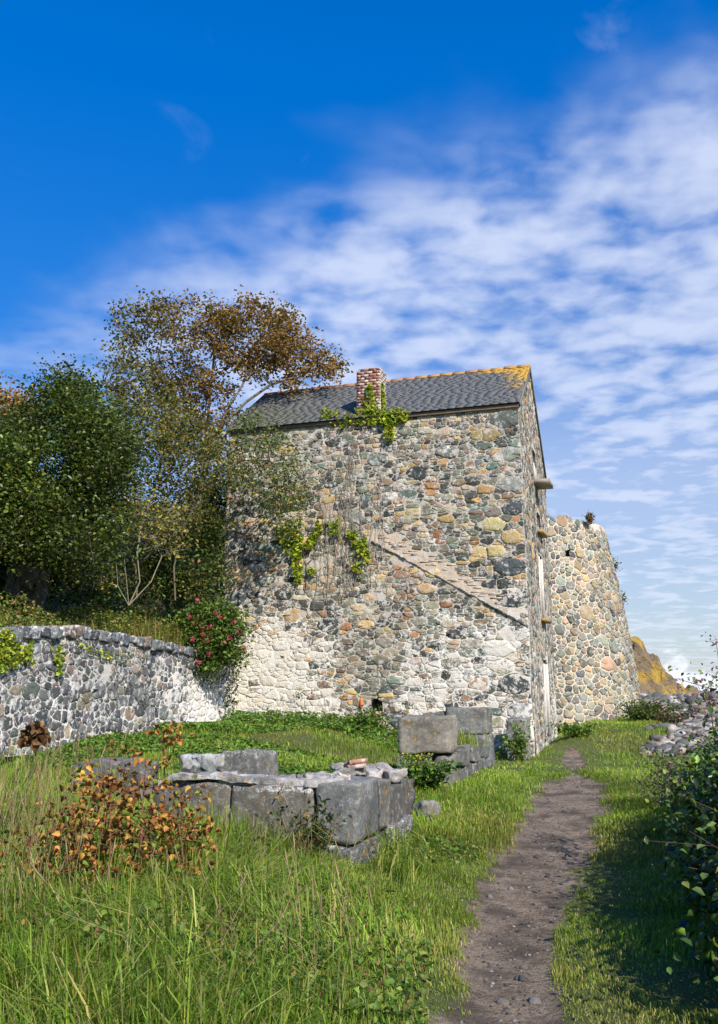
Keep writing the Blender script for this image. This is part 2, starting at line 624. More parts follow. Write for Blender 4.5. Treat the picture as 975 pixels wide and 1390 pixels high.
def sheet(mb, u0, u1, v0, v1, step, fmap, colf, hole=None, amp=0.006):
    nu = max(2, int((u1 - u0) / step)); nv = max(2, int((v1 - v0) / step))
    U, Vv = np.meshgrid(np.linspace(u0, u1, nu + 1), np.linspace(v0, v1, nv + 1))
    U = U.ravel(); Vv = Vv.ravel()
    H = amp * wob(np.stack([U, Vv, 0 * U], -1), 4.0) + amp * 0.5 * wob(np.stack([U, Vv, 0 * U], -1), 14.0)
    i = np.arange(nv)[:, None] * (nu + 1) + np.arange(nu)[None]
    Q = np.stack([i, i + 1, i + nu + 2, i + nu + 1], -1).reshape(-1, 4)
    if hole is not None:
        cu = U[Q].mean(1); cv = Vv[Q].mean(1)
        Q = Q[~hole(cu, cv)]
    mb.add(fmap(U, Vv, H), quads=Q, col=colf(U, Vv))


SLATE = (0.060, 0.068, 0.066)
GREEN = (0.135, 0.150, 0.125)
GREY = (0.215, 0.205, 0.175)
BROWN = (0.185, 0.140, 0.100)
OCHRE = (0.42, 0.305, 0.135)
TEAL = (0.130, 0.180, 0.160)
RUST = (0.30, 0.165, 0.085)
PALE = (0.36, 0.32, 0.25)
PAL = [tuple(np.array(c) * (1.10, 1.0, .86)) for c in (SLATE, GREEN, GREY, BROWN, OCHRE, TEAL, RUST, PALE)]

# ------------------------------------------------------------------ ground, hillside, sea
def ground_mats():
    m, nt, bs = newmat('ground soil and turf')
    a = attr(nt)
    tc = N(nt, 'ShaderNodeTexCoord').outputs['Object']
    n1 = noisen(nt, tc, 2.2, 6, 0.6); n2 = noisen(nt, tc, 30, 5, 0.7); n3 = noisen(nt, tc, 110, 3, 0.6)
    turf = mixc(nt, n2, (0.075, 0.11, 0.025), (0.20, 0.21, 0.07))
    n4 = noisen(nt, tc, 9, 6, 0.7)
    soil = mixc(nt, sstepn(nt, mathn(nt, 'ADD', mathn(nt, 'MULTIPLY', n2, .6), mathn(nt, 'MULTIPLY', n4, .4)), .32, .68), (0.155, 0.108, 0.072), (0.54, 0.415, 0.29))
    soil = mixc(nt, sstepn(nt, n1, 0.42, 0.66), soil, (0.13, 0.098, 0.068))
    soil = mixc(nt, sstepn(nt, n3, 0.58, 0.70), soil, (0.30, 0.27, 0.24))
    dirt = mathn(nt, 'ADD', a.outputs['Alpha'], mathn(nt, 'MULTIPLY', mathn(nt, 'SUBTRACT', n2, 0.5), 0.9))
    c = mixc(nt, sstepn(nt, dirt, 0.35, 0.65), turf, soil)
    nt.links.new(c, bs.inputs['Base Color'])
    bump(nt, bs, mathn(nt, 'ADD', mathn(nt, 'ADD', n2, n4), mathn(nt, 'MULTIPLY', n3, 0.6)), 0.05, 1.0)
    return m


M_GROUND = ground_mats()


def grid_obj(name, x0, x1, y0, y1, step, zf, colf, mat):
    nx = int((x1 - x0) / step); ny = int((y1 - y0) / step)
    X, Y = np.meshgrid(np.linspace(x0, x1, nx + 1), np.linspace(y0, y1, ny + 1))
    X = X.ravel(); Y = Y.ravel()
    i = np.arange(ny)[:, None] * (nx + 1) + np.arange(nx)[None]
    Q = np.stack([i, i + 1, i + nx + 2, i + nx + 1], -1).reshape(-1, 4)
    mb = MB()
    mb.add(zf(X, Y), quads=Q, col=colf(X, Y))
    return tag(mb.build(name, mat, smooth=True), kind='structure')


def gcol(X, Y):
    return np.stack([0 * X + 0.1, 0 * X + 0.1, 0 * X + 0.1, np.maximum(path_mask(X, Y), sstep(29, 33, Y) * 0.7 + .9 * (X > beach_x0(Y) - .2) * (Y > 20.3))], -1)


zf = lambda X, Y: np.stack([X, Y, ground_z(X, Y)], -1)
# outer land in coarse cells, the walked part in fine ones (butted, the coarse sheet dips under the fine one)
grid_obj('ground', -14, 20, -4, 34, 0.13, zf, gcol, M_GROUND)
grid_obj('outer_ground', -60, 70, -60, 90, 1.0,
         lambda X, Y: np.stack([X, Y, ground_z(X, Y) - 0.06 - 0.5 * (sstep(-15, -12, X) * sstep(21, 18, X) * sstep(-5, -2.5, Y) * sstep(35, 32.5, Y))], -1), gcol, M_GROUND)
mh, nth, bsh = newmat('hillside scrub soil')
_t = N(nth, 'ShaderNodeTexCoord').outputs['Object']
nth.links.new(mixc(nth, noisen(nth, _t, 3.0, 6, 0.7), (0.022, 0.034, 0.010), (0.10, 0.105, 0.035)), bsh.inputs['Base Color'])
bump(nth, bsh, noisen(nth, _t, 9, 5, 0.7), 0.15, 1.0)
grid_obj('hillside', -45, 0.18, -22, 0.3, 0.3, lambda s, d: B(s, d, bank_z(s, d)), lambda s, d: np.zeros((len(s), 4)) + 0.1, mh)
grid_obj('rear_hillside', -45, -0.12, 0.3, 50, 0.35, lambda s, d: B(s, d, bank_z(s, d)), lambda s, d: np.zeros((len(s), 4)) + 0.1, mh)

ms, nts, bss = newmat('sea water')
bss.inputs['Base Color'].default_value = (0.012, 0.06, 0.12, 1)
bss.inputs['Roughness'].default_value = 0.18
bump(nts, bss, noisen(nts, N(nts, 'ShaderNodeTexCoord').outputs['Object'], 0.6, 5, 0.6), 0.3, 0.6)
mb = MB()
mb.add([(-9000, -3000, -2.6), (9000, -3000, -2.6), (9000, 12000, -2.6), (-9000, 12000, -2.6)], quads=[(0, 1, 2, 3)], col=(0, 0, 0))
tag(mb.build('sea', ms), kind='structure')

# ------------------------------------------------------------------ stone building
HX = (4.0, 4.32, 0.62, 1.52)          # niche in the front wall: s0, s1, z0, z1
house = thing('stone_building', tuple(B(0, 0, 0.2)), 'tall roofless-windowed rubble stone building with slate roof and small brick chimney', 'building')
house['label'] = 'tall rubble stone building with slate roof and a small brick chimney at its eaves'


def seg_d(u, v, a, b):
    """signed distance above the line a-b, and the parameter along it"""
    a = np.array(a); b = np.array(b)
    t = ((u - a[0]) * (b[0] - a[0]) + (v - a[1]) * (b[1] - a[1])) / np.sum((b - a) ** 2)
    n = np.array((-(b - a)[1], (b - a)[0])); n = n / np.linalg.norm(n)
    if n[1] < 0: n = -n
    return (u - a[0]) * n[0] + (v - a[1]) * n[1], t


SCA, SCB = (4.05, 5.25), (7.84, 3.05)          # roof scar of a lost lean-to, right arm
SCC = (0.4, 3.75)                              # left arm


def lime_zone(u, v):
    u = np.asarray(u, float); v = np.asarray(v, float)
    zone = 0.75 * sstep(4.1, 2.4, v) * sstep(3.6, 1.2, u) + 0.42 * sstep(3.5, 2.2, v)
    zone = zone + 0.2 * sstep(3.6, 2.8, v) + 0.6 * np.exp(-((u - 6.3) / 1.1) ** 2 - ((v - 2.1) / 0.9) ** 2) + 0.4 * np.exp(-((u - 5.6) / 0.8) ** 2 - ((v - 3.3) / .5) ** 2)
    zone = zone + 0.45 * np.exp(-((u - 0.9) / 1.1) ** 2 - ((v - 2.4) / 0.9) ** 2)
    zone = zone + 0.8 * np.exp(-((u - 3.5) / 0.16) ** 2 - ((v - 6.7) / 0.25) ** 2)
    zone = zone - 0.75 * np.exp(-((u - 3.9) / 0.85) ** 4) * sstep(5.2, 4.2, v)
    zone = zone + 0.28 * wob(np.stack([u, v, 0 * u], -1), 1.5) + 0.30 * wob(np.stack([u, v, 0 * u], -1), 4.5)
    return np.clip(zone, 0, 1.3)


lime_front = lambda u, v: np.clip(0.33 + 0.205 * lime_zone(u, v), 0, 1)


def mortar_front(u, v):
    l = 0.33 + 0.42 * lime_zone(u, v)
    c = np.tile((0.52, 0.455, 0.37), (len(u), 1))
    d, t = seg_d(u, v, SCA, SCB)
    bnd = (sstep(-.03, .02, d) * sstep(.46, .36, d) * sstep(-.05, .0, t) * sstep(1.02, .96, t))[:, None]
    c = c * (1 - bnd) + np.array((0.60, 0.475, 0.35)) * bnd
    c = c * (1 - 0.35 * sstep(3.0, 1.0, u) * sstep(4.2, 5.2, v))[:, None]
    return np.hstack([c, np.clip(l + 0.08 * sstep(4.8, 3.4, v), 0, 1)[:, None]])


def skip_front(u, v, r):
    if HX[0] - 0.03 < u < HX[1] + 0.03 and HX[2] - 0.05 < v < HX[3] + 0.05: return True
    d, t = seg_d(u, v, SCA, SCB)
    if -0.02 < t < 0.95 and -0.02 < d < 0.37 and not (0.40 < t < 0.47 and r > .1): return True
    d, t = seg_d(u, v, SCA, SCC)
    if 0.15 < t < 0.9 and -0.05 < d < 0.22 and r < 0.16 and (int(u * 7) % 3): return True
    return False


fixf, fixc = [], {}
for (u, v, r, c) in [(7.07, 7.72, .17, OCHRE), (6.85, 7.72, .14, OCHRE), (7.5, 8.08, .24, GREEN), (7.12, 6.93, .10, TEAL), (7.1, 5.47, .17, OCHRE), (7.55, 5.14, .17, OCHRE),
                     (6.75, 4.83, .15, OCHRE), (7.1, 4.83, .15, OCHRE), (7.45, 4.43, .22, SLATE), (7.0, 4.05, .13, SLATE), (7.25, 4.05, .12, SLATE),
                     (7.5, 3.72, .24, SLATE), (7.5, 2.9, .20, SLATE), (7.1, 2.55, .2, OCHRE), (7.2, 2.13, .16, OCHRE), (6.7, 1.75, .14, RUST), (7.5, 1.75, .24, SLATE),
                     (7.55, 6.45, .20, GREY), (7.5, 7.2, .18, GREY), (7.62, 5.85, .17, SLATE), (7.6, 1.15, .2, GREEN), (7.6, .65, .2, GREY), (6.6, 1.1, .15, OCHRE), (5.6, 1.05, .15, OCHRE), (4.95, 1.05, .14, OCHRE),
                     (1.63, 7.8, .14, OCHRE), (0.5, 4.5, .19, OCHRE), (1.25, 4.35, .17, PALE), (2.0, 3.45, .18, OCHRE), (4.9, 4.75, .21, TEAL), (4.75, 5.0, .12, SLATE), (3.2, 6.2, .12, SLATE), (3.55, 5.9, .17, GREY),
                     (5.2, 6.9, .16, SLATE), (5.0, 6.35, .15, GREEN), (4.2, 7.3, .16, GREEN), (6.0, 7.4, .16, GREEN), (0.3, 3.9, .22, SLATE), (0.35, 5.3, .2, SLATE), (1.7, 4.0, .16, SLATE), (2.9, 3.2, .17, SLATE),
                     (3.3, 2.7, .16, BROWN), (4.6, 1.15, .14, BROWN), (3.1, .95, .17, BROWN), (3.6, .95, .15, BROWN), (4.7, .95, .18, SLATE), (5.4, 4.0, .13, OCHRE), (6.1, 2.9, .12, SLATE)]:
    fixc[len(fixf)] = c
    fixf.append((u, v, r))

CLS = (0.09, 0.27, 0.45)
FDOM = [(0, 0.3), (BW, 0.0), (BW, ZE), (0, ZE)]
fm_front = lambda u, v, h: B(u + 0.012 * np.sin(v * 3), -h, v)
mb = MB()
in_niche = lambda u, v: (u > HX[0]) & (u < HX[1]) & (v > HX[2]) & (v < HX[3] - 0.25 * ((u - (HX[0] + HX[1]) / 2) / 0.16) ** 2)
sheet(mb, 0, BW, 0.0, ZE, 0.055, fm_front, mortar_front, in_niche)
rubble(FDOM, CLS, 1.8, 21, PAL, [21, 20, 19, 13, 10, 3, 3, 12], fm_front, lime_front, mb, 0.010, (0.004, 0.020), fixf, fixc, skip_front)
# niche reveal
n0, n1_, z0, z1 = HX
nr = []
for uu, vv in [(n0, z0), (n0, z1 - .25), (n0 + .06, z1 - .06), ((n0 + n1_) / 2, z1), (n1_ - .06, z1 - .06), (n1_, z1 - .25), (n1_, z0)]:
    nr += [(uu + np.sign(uu - 4.16) * 0.02, vv + .02)]
nr = np.array(nr)
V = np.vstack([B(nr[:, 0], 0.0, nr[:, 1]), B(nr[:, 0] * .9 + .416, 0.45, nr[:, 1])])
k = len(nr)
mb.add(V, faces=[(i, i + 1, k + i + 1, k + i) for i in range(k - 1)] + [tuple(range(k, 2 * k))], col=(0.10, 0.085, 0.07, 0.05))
A = np.array(SCA); Bq = np.array(SCB)
for k in range(60):
    t = random.uniform(0.0, 0.95)
    off = random.uniform(0.03, 0.36)
    p = A + (Bq - A) * t + np.array((0.5, 0.86)) * off
    ln = random.uniform(0.12, 0.32)
    if p[0] + ln > BW - .1: continue
    th = random.uniform(0.008, 0.018)
    g_ = random.uniform(0.8, 1.1)
    obox(mb, B(p[0] + ln / 2, 0.002, p[1]), [*(SH * ln / 2), random.uniform(-.01, .01)], [*(DH * 0.012), 0], (0, 0, th), (0.56 * g_, 0.44 * g_, 0.32 * g_, 0.2))

mb.build('front_wall', M_MAS, house, smooth=False)

# gable wall, facing the path
OPN = [(2.28, 2.98, 7.25, 7.95), (2.62, 3.45, 5.75, 6.30), (2.52, 3.32, 3.42, 5.15), (2.58, 3.42, 0.42, 2.38)]


def in_open(d, z, m=0.0):
    r = False
    for a, b, c, e in OPN:
        r = r | ((d > a - m) & (d < b + m) & (z > c - m) & (z < e + m))
    return r


def gtop(d):
    return np.where(d < DR, ZE + (ZR - ZE) * d / DR, ZR + (ZB - ZR) * (d - DR) / (BD - DR)) - 0.03


fm_gab = lambda u, v, h: B(BW + h, u, v)
GDOM = [(0, 0), (BD, 0.2), (BD, ZB - .03), (DR, ZR - .03), (0, ZE - .03)]
lime_gab = lambda u, v: np.clip(0.33 + 0.13 * sstep(4.2, 2.0, np.asarray(v, float)) + 0.1 * wob(np.stack([u, v, 0 * u], -1), 1.5), 0, 1)
mort_gab = lambda u, v: np.hstack([np.tile((0.54, 0.49, 0.42), (len(u), 1)), lime_gab(u, v)[:, None]])
mb = MB()
gf, gc = [], {}
for k in range(15):
    gc[len(gf)] = [SLATE, GREEN, GREY][k % 3]
    gf.append((0.24 if k % 2 else 0.17, 0.35 + k * 0.55, 0.2 if k % 2 else 0.15))
sheet(mb, 0, BD, 0.0, ZR, 0.055, fm_gab, mort_gab, lambda d, z: in_open(d, z) | (z > gtop(d)))
rubble(GDOM, CLS, 1.5, 31, PAL, [30, 24, 20, 8, 5, 4, 2, 8], fm_gab, lime_gab, mb, 0.012, (0.003, 0.012), gf, gc, lambda u, v, r: bool(in_open(np.array(u), np.array(v), 0.05)))
mb.build('gable_wall', M_MAS, house)
# openings: reveals, dark backs, frames, sills
for q, (a, b, c, e) in enumerate(OPN):
    w = MB()
    P = np.array([(a, c), (b, c), (b, e), (a, e)])
    V = np.vstack([B(BW - 0.004, P[:, 0], P[:, 1]), B(BW - 0.45, P[:, 0], P[:, 1])])
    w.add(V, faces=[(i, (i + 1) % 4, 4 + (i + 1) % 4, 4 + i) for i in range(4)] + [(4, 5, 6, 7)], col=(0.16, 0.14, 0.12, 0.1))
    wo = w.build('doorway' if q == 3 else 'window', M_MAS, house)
    if q == 0:
        f = MB()
        obox(f, B(BW + 0.17, 2.62, 6.98), [*(SH * 0.26), 0], [*(DH * 0.42), 0], (0, 0, 0.055), (0.30, 0.26, 0.21))
        f.build('hoist_ledge', M_WOOD, wo)
        f = MB()                                                     # splayed pale slab under the slit
        V = np.vstack([B(BW + 0.015, np.array([2.25, 3.0, 3.0, 2.25]), np.array([7.06, 7.06, 7.22, 7.5])), B(BW + .04, np.array([2.25, 3.0, 3.0, 2.25]), np.array([7.06, 7.06, 7.22, 7.5]))])
        f.add(V, faces=[(0, 1, 2, 3), (4, 5, 6, 7), (0, 1, 5, 4), (1, 2, 6, 5), (2, 3, 7, 6), (3, 0, 4, 7)], col=(0.50, 0.45, 0.38, 0))
        f.build('sill', M_WOOD, wo)
    if q in (1, 2):
        f = MB()
        obox(f, B(BW + 0.07, (a + b) / 2, c - 0.045), [*(SH * 0.10), 0], [*(DH * 0.5), 0], (0, 0, 0.04), (0.36, 0.25, 0.11))
        f.build('sill', M_WOOD, wo)
    if q in (2, 3):
        f = MB()
        obox(f, B(BW - 0.03, b - 0.07, (c + e) / 2 - .05), [*(SH * 0.06), 0], [*(DH * 0.035), 0], (0, 0, (e - c) / 2 - 0.06), (0.60, 0.56, 0.50))
        obox(f, B(BW - 0.03, a + 0.07, (c + e) / 2 - .05), [*(SH * 0.06), 0], [*(DH * 0.035), 0], (0, 0, (e - c) / 2 - 0.06), (0.60, 0.56, 0.50))
        f.build('frame', M_WOOD, wo)

# hidden walls: rear and far end
mb = MB()
fm_rear = lambda u, v, h: B(u, BD + h, v)
sheet(mb, 0, BW, 0, ZB, 0.3, fm_rear, lambda u, v: np.tile((0.44, 0.4, 0.34, 0.3), (len(u), 1)))
rubble([(0, 0), (BW, 0), (BW, ZB), (0, ZB)], [(400, .16, .22), (400, .09, .13)], 1.4, 41, PAL, [34, 24, 18, 8, 5, 4, 2, 6], fm_rear, lambda u, v: 0 * u + 0.3, mb)
mb.build('rear_wall', M_MAS, house)
mb = MB()
fm_far = lambda u, v, h: B(-h, u, v)
sheet(mb, 0, BD, 0, ZR, 0.15, fm_far, lambda u, v: np.tile((0.44, 0.4, 0.34, 0.3), (len(u), 1)), lambda d, z: z > gtop(d))
rubble(GDOM, [(200, .16, .22), (300, .09, .13)], 1.4, 43, PAL, [34, 24, 18, 8, 5, 4, 2, 6], fm_far, lambda u, v: 0 * u + 0.3, mb)
mb.build('gable_wall', M_MAS, house)

# slate line and board-marked mortar of the roof scar
mb = MB()
A = np.array(SCA); Bq = np.array(SCB)
nseg = 26
for k in range(nseg):
    p0 = A + (Bq - A) * k / nseg; p1 = A + (Bq - A) * (k + 0.93) / nseg
    j = random.uniform(-0.015, 0.015)
    pr = random.uniform(0.02, 0.06)
    V = [B(p0[0], 0.02, p0[1] - .022 + j), B(p1[0], 0.02, p1[1] - .022 + j), B(p1[0], 0.02, p1[1] + .006 + j), B(p0[0], 0.02, p0[1] + .006 + j)]
    V += [B(p0[0], -pr, p0[1] - .026 + j), B(p1[0], -pr, p1[1] - .026 + j), B(p1[0], -pr, p1[1] + j), B(p0[0], -pr, p0[1] + j)]
    mb.add(V, faces=[(0, 1, 2, 3), (4, 5, 6, 7), (0, 1, 5, 4), (2, 3, 7, 6), (1, 2, 6, 5), (0, 3, 7, 4)], col=(0.10, 0.09, 0.08, 0.1))
mb.build('slate_flashing', M_MAS, house)
# roof of separate slates in courses
def roof_mat():
    m, nt, bs = newmat('roof slate with lichen')
    a = attr(nt)
    tc = N(nt, 'ShaderNodeTexCoord').outputs['Object']
    n1 = noisen(nt, tc, 5, 6, 0.65); n2 = noisen(nt, tc, 30, 4, 0.6)
    c = mixc(nt, 1.0, a.outputs['Color'], mathn(nt, 'MULTIPLY_ADD', n2, 1.2, 0.4), 'MULTIPLY')
    l = mathn(nt, 'ADD', mathn(nt, 'MULTIPLY', n1, 0.65), mathn(nt, 'MULTIPLY', n2, 0.35))
    l = mathn(nt, 'ADD', l, a.outputs['Alpha'])
    lic = sstepn(nt, l, 0.98, 1.03)
    yel = mixc(nt, n2, (0.42, 0.19, 0.02), (0.62, 0.40, 0.06))
    c = mixc(nt, lic, c, yel)
    nt.links.new(c, bs.inputs['Base Color'])
    bs.inputs['Roughness'].default_value = 0.6
    bump(nt, bs, n2, 0.006, 0.5)
    return m


M_ROOF = roof_mat()
rp = MB()


def slates(mb, dA, zA, dB, zB, ncourse, seed):
    g = np.random.default_rng(seed)
    dirv = np.array((dB - dA, zB - zA)); ln = np.linalg.norm(dirv); dirv /= ln
    nrm = np.array((-dirv[1], dirv[0]))
    if nrm[1] < 0: nrm = -nrm
    cs = ln / ncourse
    for c in range(ncourse):
        s = -0.10 - g.uniform(0, 0.2)
        while s < BW + 0.04:
            w = g.uniform(0.18, 0.30)
            s0, s1 = max(s, -0.10), min(s + w, BW + 0.035)
            s += w + 0.002
            if s1 - s0 < 0.03: continue
            a0 = c * cs + g.normal(0, .002); a1 = (c + 1) * cs + 0.02
            V = []
            for hh in (-0.004, 0.0):
                for (aa, tk) in ((a0, 0.0075), (a1, 0.006)):
                    for ss in (s0, s1):
                        h = (tk + g.normal(0, .0004)) + hh - (0.012 if hh < 0 else 0)
                        dz = dirv * aa + nrm * h
                        V.append(B(ss, dA + dz[0], zA + dz[1]))
            gg = g.uniform(0.93, 1.08)
            mid = (s0 + s1) / 2
            fr = (c + .5) / ncourse
            al = 0.10 + 0.50 * sstep(5.9, 7.8, mid) * (0.55 + .45 * fr) + 0.42 * sstep(0.82, 1.0, fr) * (0.55 + 0.45 * sstep(2, 5, mid))
            cc = np.array((0.118, 0.119, 0.110)) * gg
            moss = sstep(3.2, 0.5, mid) * sstep(0.75, 0.1, fr)
            cc = cc * (1 - 0.5 * moss) + np.array((0.11, 0.115, 0.05)) * 0.5 * moss
            mb.add(V, faces=[(4, 5, 7, 6), (0, 2, 3, 1), (0, 1, 5, 4), (2, 6, 7, 3), (0, 4, 6, 2), (1, 3, 7, 5)], col=(*cc, al))


slates(rp, -0.14, ZE - 0.05, DR, ZR + 0.02, 30, 5)
slates(rp, BD + 0.12, ZB - 0.07, DR, ZR + 0.02, 24, 6)
# solid deck below the slates
V = [B(s_, d_, z_) for s_ in (-0.07, BW + .012) for d_, z_ in ((-0.10, ZE - .055), (DR, ZR - .015), (BD + .1, ZB - .075))]
rp.add(V, faces=[(0, 1, 4, 3), (1, 2, 5, 4)], col=(0.05, 0.05, 0.05, 0))
roof = rp.build('roof', M_ROOF, house)
M_TILE = rough_mat('ridge tile clay', 12, 0.8, 0.01)
nt_ = 22
for k in range(nt_):
    t = MB()
    s0 = -0.08 + k * (BW + 0.12) / nt_; s1 = s0 + (BW + 0.12) / nt_ - 0.008
    V = []
    jz = random.uniform(-.008, .008)
    for ss in (s0, s1):
        for a_, hh in ((-.13, -.085), (-.07, -.02), (0, .02), (.07, -.025), (.13, -.10)):
            V.append(B(ss, DR + a_, ZR + 0.045 + hh + jz))
    for ss in (s0, s1):
        for a_, hh in ((-.12, -.105), (-.065, -.04), (0, .0), (.065, -.045), (.12, -.12)):
            V.append(B(ss, DR + a_, ZR + 0.045 + hh + jz))
    F = [(i, i + 1, i + 6, i + 5) for i in range(4)] + [(10 + i, 15 + i, 16 + i, 11 + i) for i in range(4)]
    F += [(i, 10 + i, 11 + i, i + 1) for i in range(4)] + [(5 + i, 6 + i, 16 + i, 15 + i) for i in range(4)] + [(0, 5, 15, 10), (4, 14, 19, 9)]
    yl = random.random()
    c = np.array((0.38, 0.20, 0.13)) * (1 - yl * .8) + np.array((0.50, 0.30, 0.05)) * yl * .8 if k > 9 else np.array((0.40, 0.20, 0.12)) * random.uniform(.8, 1.1)
    t.add(V, faces=F, col=(*c, 0))
    t.build('ridge_tile', M_TILE, roof)
t = MB()
obox(t, B(BW / 2 - .02, -0.055, ZE - 0.105), [*(SH * (BW / 2 + 0.04)), 0], [*(DH * 0.022), 0], (0, 0, 0.045), (0.22, 0.165, 0.12))
t.build('eaves_board', M_WOOD, roof)
t = MB()
for (da, za, db, zb) in ((-0.12, ZE - .11, DR, ZR - .07), (DR, ZR - .07, BD + .1, ZB - .13)):
    c0 = B(BW + 0.035, (da + db) / 2, (za + zb) / 2)
    e = (B(0, db, zb) - B(0, da, za)) / 2
    obox(t, c0, [*(SH * 0.016), 0], e * 0.985, (0, 0, 0.05), (0.20, 0.185, 0.16))
t.build('verge_board', M_WOOD, roof)

# brick chimney
def brick_mat():
    m, nt, bs = newmat('weathered brick')
    a = attr(nt)
    tc = N(nt, 'ShaderNodeTexCoord').outputs['Object']
    n1 = noisen(nt, tc, 11, 5, 0.65); n2 = noisen(nt, tc, 60, 4, 0.6)
    c = mixc(nt, 1.0, a.outputs['Color'], mathn(nt, 'MULTIPLY_ADD', n2, 1.2, 0.4), 'MULTIPLY')
    c = mixc(nt, mathn(nt, 'MULTIPLY', sstepn(nt, mathn(nt, 'ADD', n1, a.outputs['Alpha']), 0.62, 0.75), 0.75), c, (0.62, 0.57, 0.52))
    nt.links.new(c, bs.inputs['Base Color'])
    bump(nt, bs, n2, 0.01, 0.6)
    return m


M_BRICK = brick_mat()
CH = (3.66, 4.28, -0.015, 0.56, 8.25, 9.80)
mb = MB()
s0, s1, d0, d1, z0, z1 = CH
obox(mb, B((s0 + s1) / 2, (d0 + d1) / 2, (z0 + z1) / 2), [*(SH * ((s1 - s0) / 2 - .008)), 0], [*(DH * ((d1 - d0) / 2 - .008)), 0], (0, 0, (z1 - z0) / 2 - .02), (0.52, 0.46, 0.40, 0.25))
nc = 20
ch_ = (z1 - z0) / nc
for face in range(4):
    for c in range(nc):
        ln = (s1 - s0) if face % 2 == 0 else (d1 - d0)
        x = -0.11 * (c % 2)
        while x < ln:
            a0 = max(x, 0.0); a1 = min(x + 0.205, ln)
            x += 0.217
            if a1 - a0 < 0.03: continue
            zc = z0 + (c + .5) * ch_
            if c == nc - 1 and random.random() < 0.2: continue
            g_ = random.uniform(0.55, 1.25)
            col = np.array(random.choice([(0.34, 0.13, 0.085), (0.40, 0.17, 0.11), (0.28, 0.11, 0.08), (0.42, 0.26, 0.18)])) * g_
            al = (0.12 if face == 0 else 0.26) + random.uniform(-.06, .08)
            m_ = (a0 + a1) / 2; hl = (a1 - a0) / 2
            if face == 0: cpos = B(s0 + m_, d0, zc); e1, e2 = SH * hl, DH * 0.012
            elif face == 1: cpos = B(s1, d0 + m_, zc); e1, e2 = DH * hl, SH * 0.012
            elif face == 2: cpos = B(s0 + m_, d1, zc); e1, e2 = SH * hl, DH * 0.012
            else: cpos = B(s0, d0 + m_, zc); e1, e2 = DH * hl, SH * 0.012
            obox(mb, cpos, [*e1, 0], [*e2, 0], (0, 0, ch_ / 2 - 0.006), (*col, al))
chim = mb.build('chimney', M_BRICK, house)
t = MB()
obox(t, B((s0 + s1) / 2, (d0 + d1) / 2, z1 - 0.012), [*(SH * ((s1 - s0) / 2 - .03)), 0], [*(DH * ((d1 - d0) / 2 - .03)), 0], (0, 0, 0.03), (0.45, 0.40, 0.35, 0.1))
t.build('mortar_cap', M_BRICK, chim)

# ------------------------------------------------------------------ round tower behind
TC = np.array((6.85, 36.2))
TZ0, TH = 0.35, 7.75


def tow_r(v):
    k = np.clip(v / TH, 0, 1)
    return 4.15 - 1.05 * k + 0.10 * np.sin(k * math.pi)


def fm_tow(u, v, h):
    th = np.asarray(u, float) / 4.0 - math.pi / 2
    r = tow_r(v) + h
    return np.stack([TC[0] + r * np.cos(th), TC[1] + r * np.sin(th), TZ0 + np.asarray(v, float) + 0 * th], -1)


tower = thing('round_tower', (TC[0], TC[1], TZ0), 'battered round tower of ochre and grey rubble with wide pale joints', 'tower')
TU = 4.0 * math.pi * 0.86
ttop = lambda u: TH - 0.10 + 0.07 * np.sin(u * 1.7) + 0.05 * np.sin(u * 5.1 + 1) - 0.05 * np.sin(u * 11) - 0.35 * sstep(1.0, 4.5, u)
THOLES = [(-2.35, 6.25), (1.15, 6.25)]
th_in = lambda u, v: sum([((abs(u - a) < 0.15) & (abs(v - b) < 0.16)) for a, b in THOLES]) > 0
mb = MB()
lime_t = lambda u, v: np.clip(0.30 + 0.12 * wob(np.stack([u, v, 0 * u], -1), 1.1), 0, 1)
TPAL = [(0.24, 0.225, 0.165), (0.30, 0.25, 0.145), (0.16, 0.165, 0.135), (0.36, 0.275, 0.15), (0.22, 0.23, 0.19), (0.30, 0.215, 0.16), (0.10, 0.105, 0.095)]
sheet(mb, -TU, TU, 0, TH - 0.2, 0.09, fm_tow, lambda u, v: np.hstack([np.tile((0.62, 0.535, 0.43), (len(u), 1)), lime_t(u, v)[:, None]]), th_in, 0.012)
rubble([(-TU, 0), (TU, 0), (TU, TH), (-TU, TH)], [(14, .25, .32), (90, .17, .23), (520, .095, .145), (1500, .05, .08), (3500, .026, .045)], 1.18, 52, TPAL, [22, 16, 17, 9, 14, 3, 8], fm_tow, lime_t, mb,
       0.021, (0.012, 0.04), corner=(.07, .17), skip=lambda u, v, r: v > ttop(u) or bool(th_in(np.array(u), np.array(v))))
# closed back half and the rough top
bu = np.linspace(TU, 4.0 * 2 * math.pi - TU, 30)
Vb = np.vstack([fm_tow(bu, 0 * bu, 0 * bu), fm_tow(bu, 0 * bu + TH - .2, 0 * bu)])
k = len(bu)
mb.add(Vb, quads=[(i, i + 1, k + i + 1, k + i) for i in range(k - 1)], col=(0.4, 0.35, 0.28, 0.2))
tu = np.linspace(0, 8 * math.pi, 60)[:-1]
mb.add(fm_tow(tu, 0 * tu + TH - .22, 0 * tu), faces=[tuple(range(59))], col=(0.3, 0.27, 0.2, 0.1))
mb.build('wall', M_TOW, tower)
for a, b in THOLES:
    t = MB()
    V = []
    for h in (0.012, -0.4):
        V += list(fm_tow(np.array([a - .16, a + .16, a + .16, a - .16]), np.array([b - .17, b - .17, b + .17, b + .17]), np.full(4, h)))
    t.add(V, faces=[(i, (i + 1) % 4, 4 + (i + 1) % 4, 4 + i) for i in range(4)] + [(4, 5, 6, 7)], col=(0.10, 0.085, 0.065, 0))
    t.build('putlog_hole', M_TOW, tower)
g = np.random.default_rng(3)


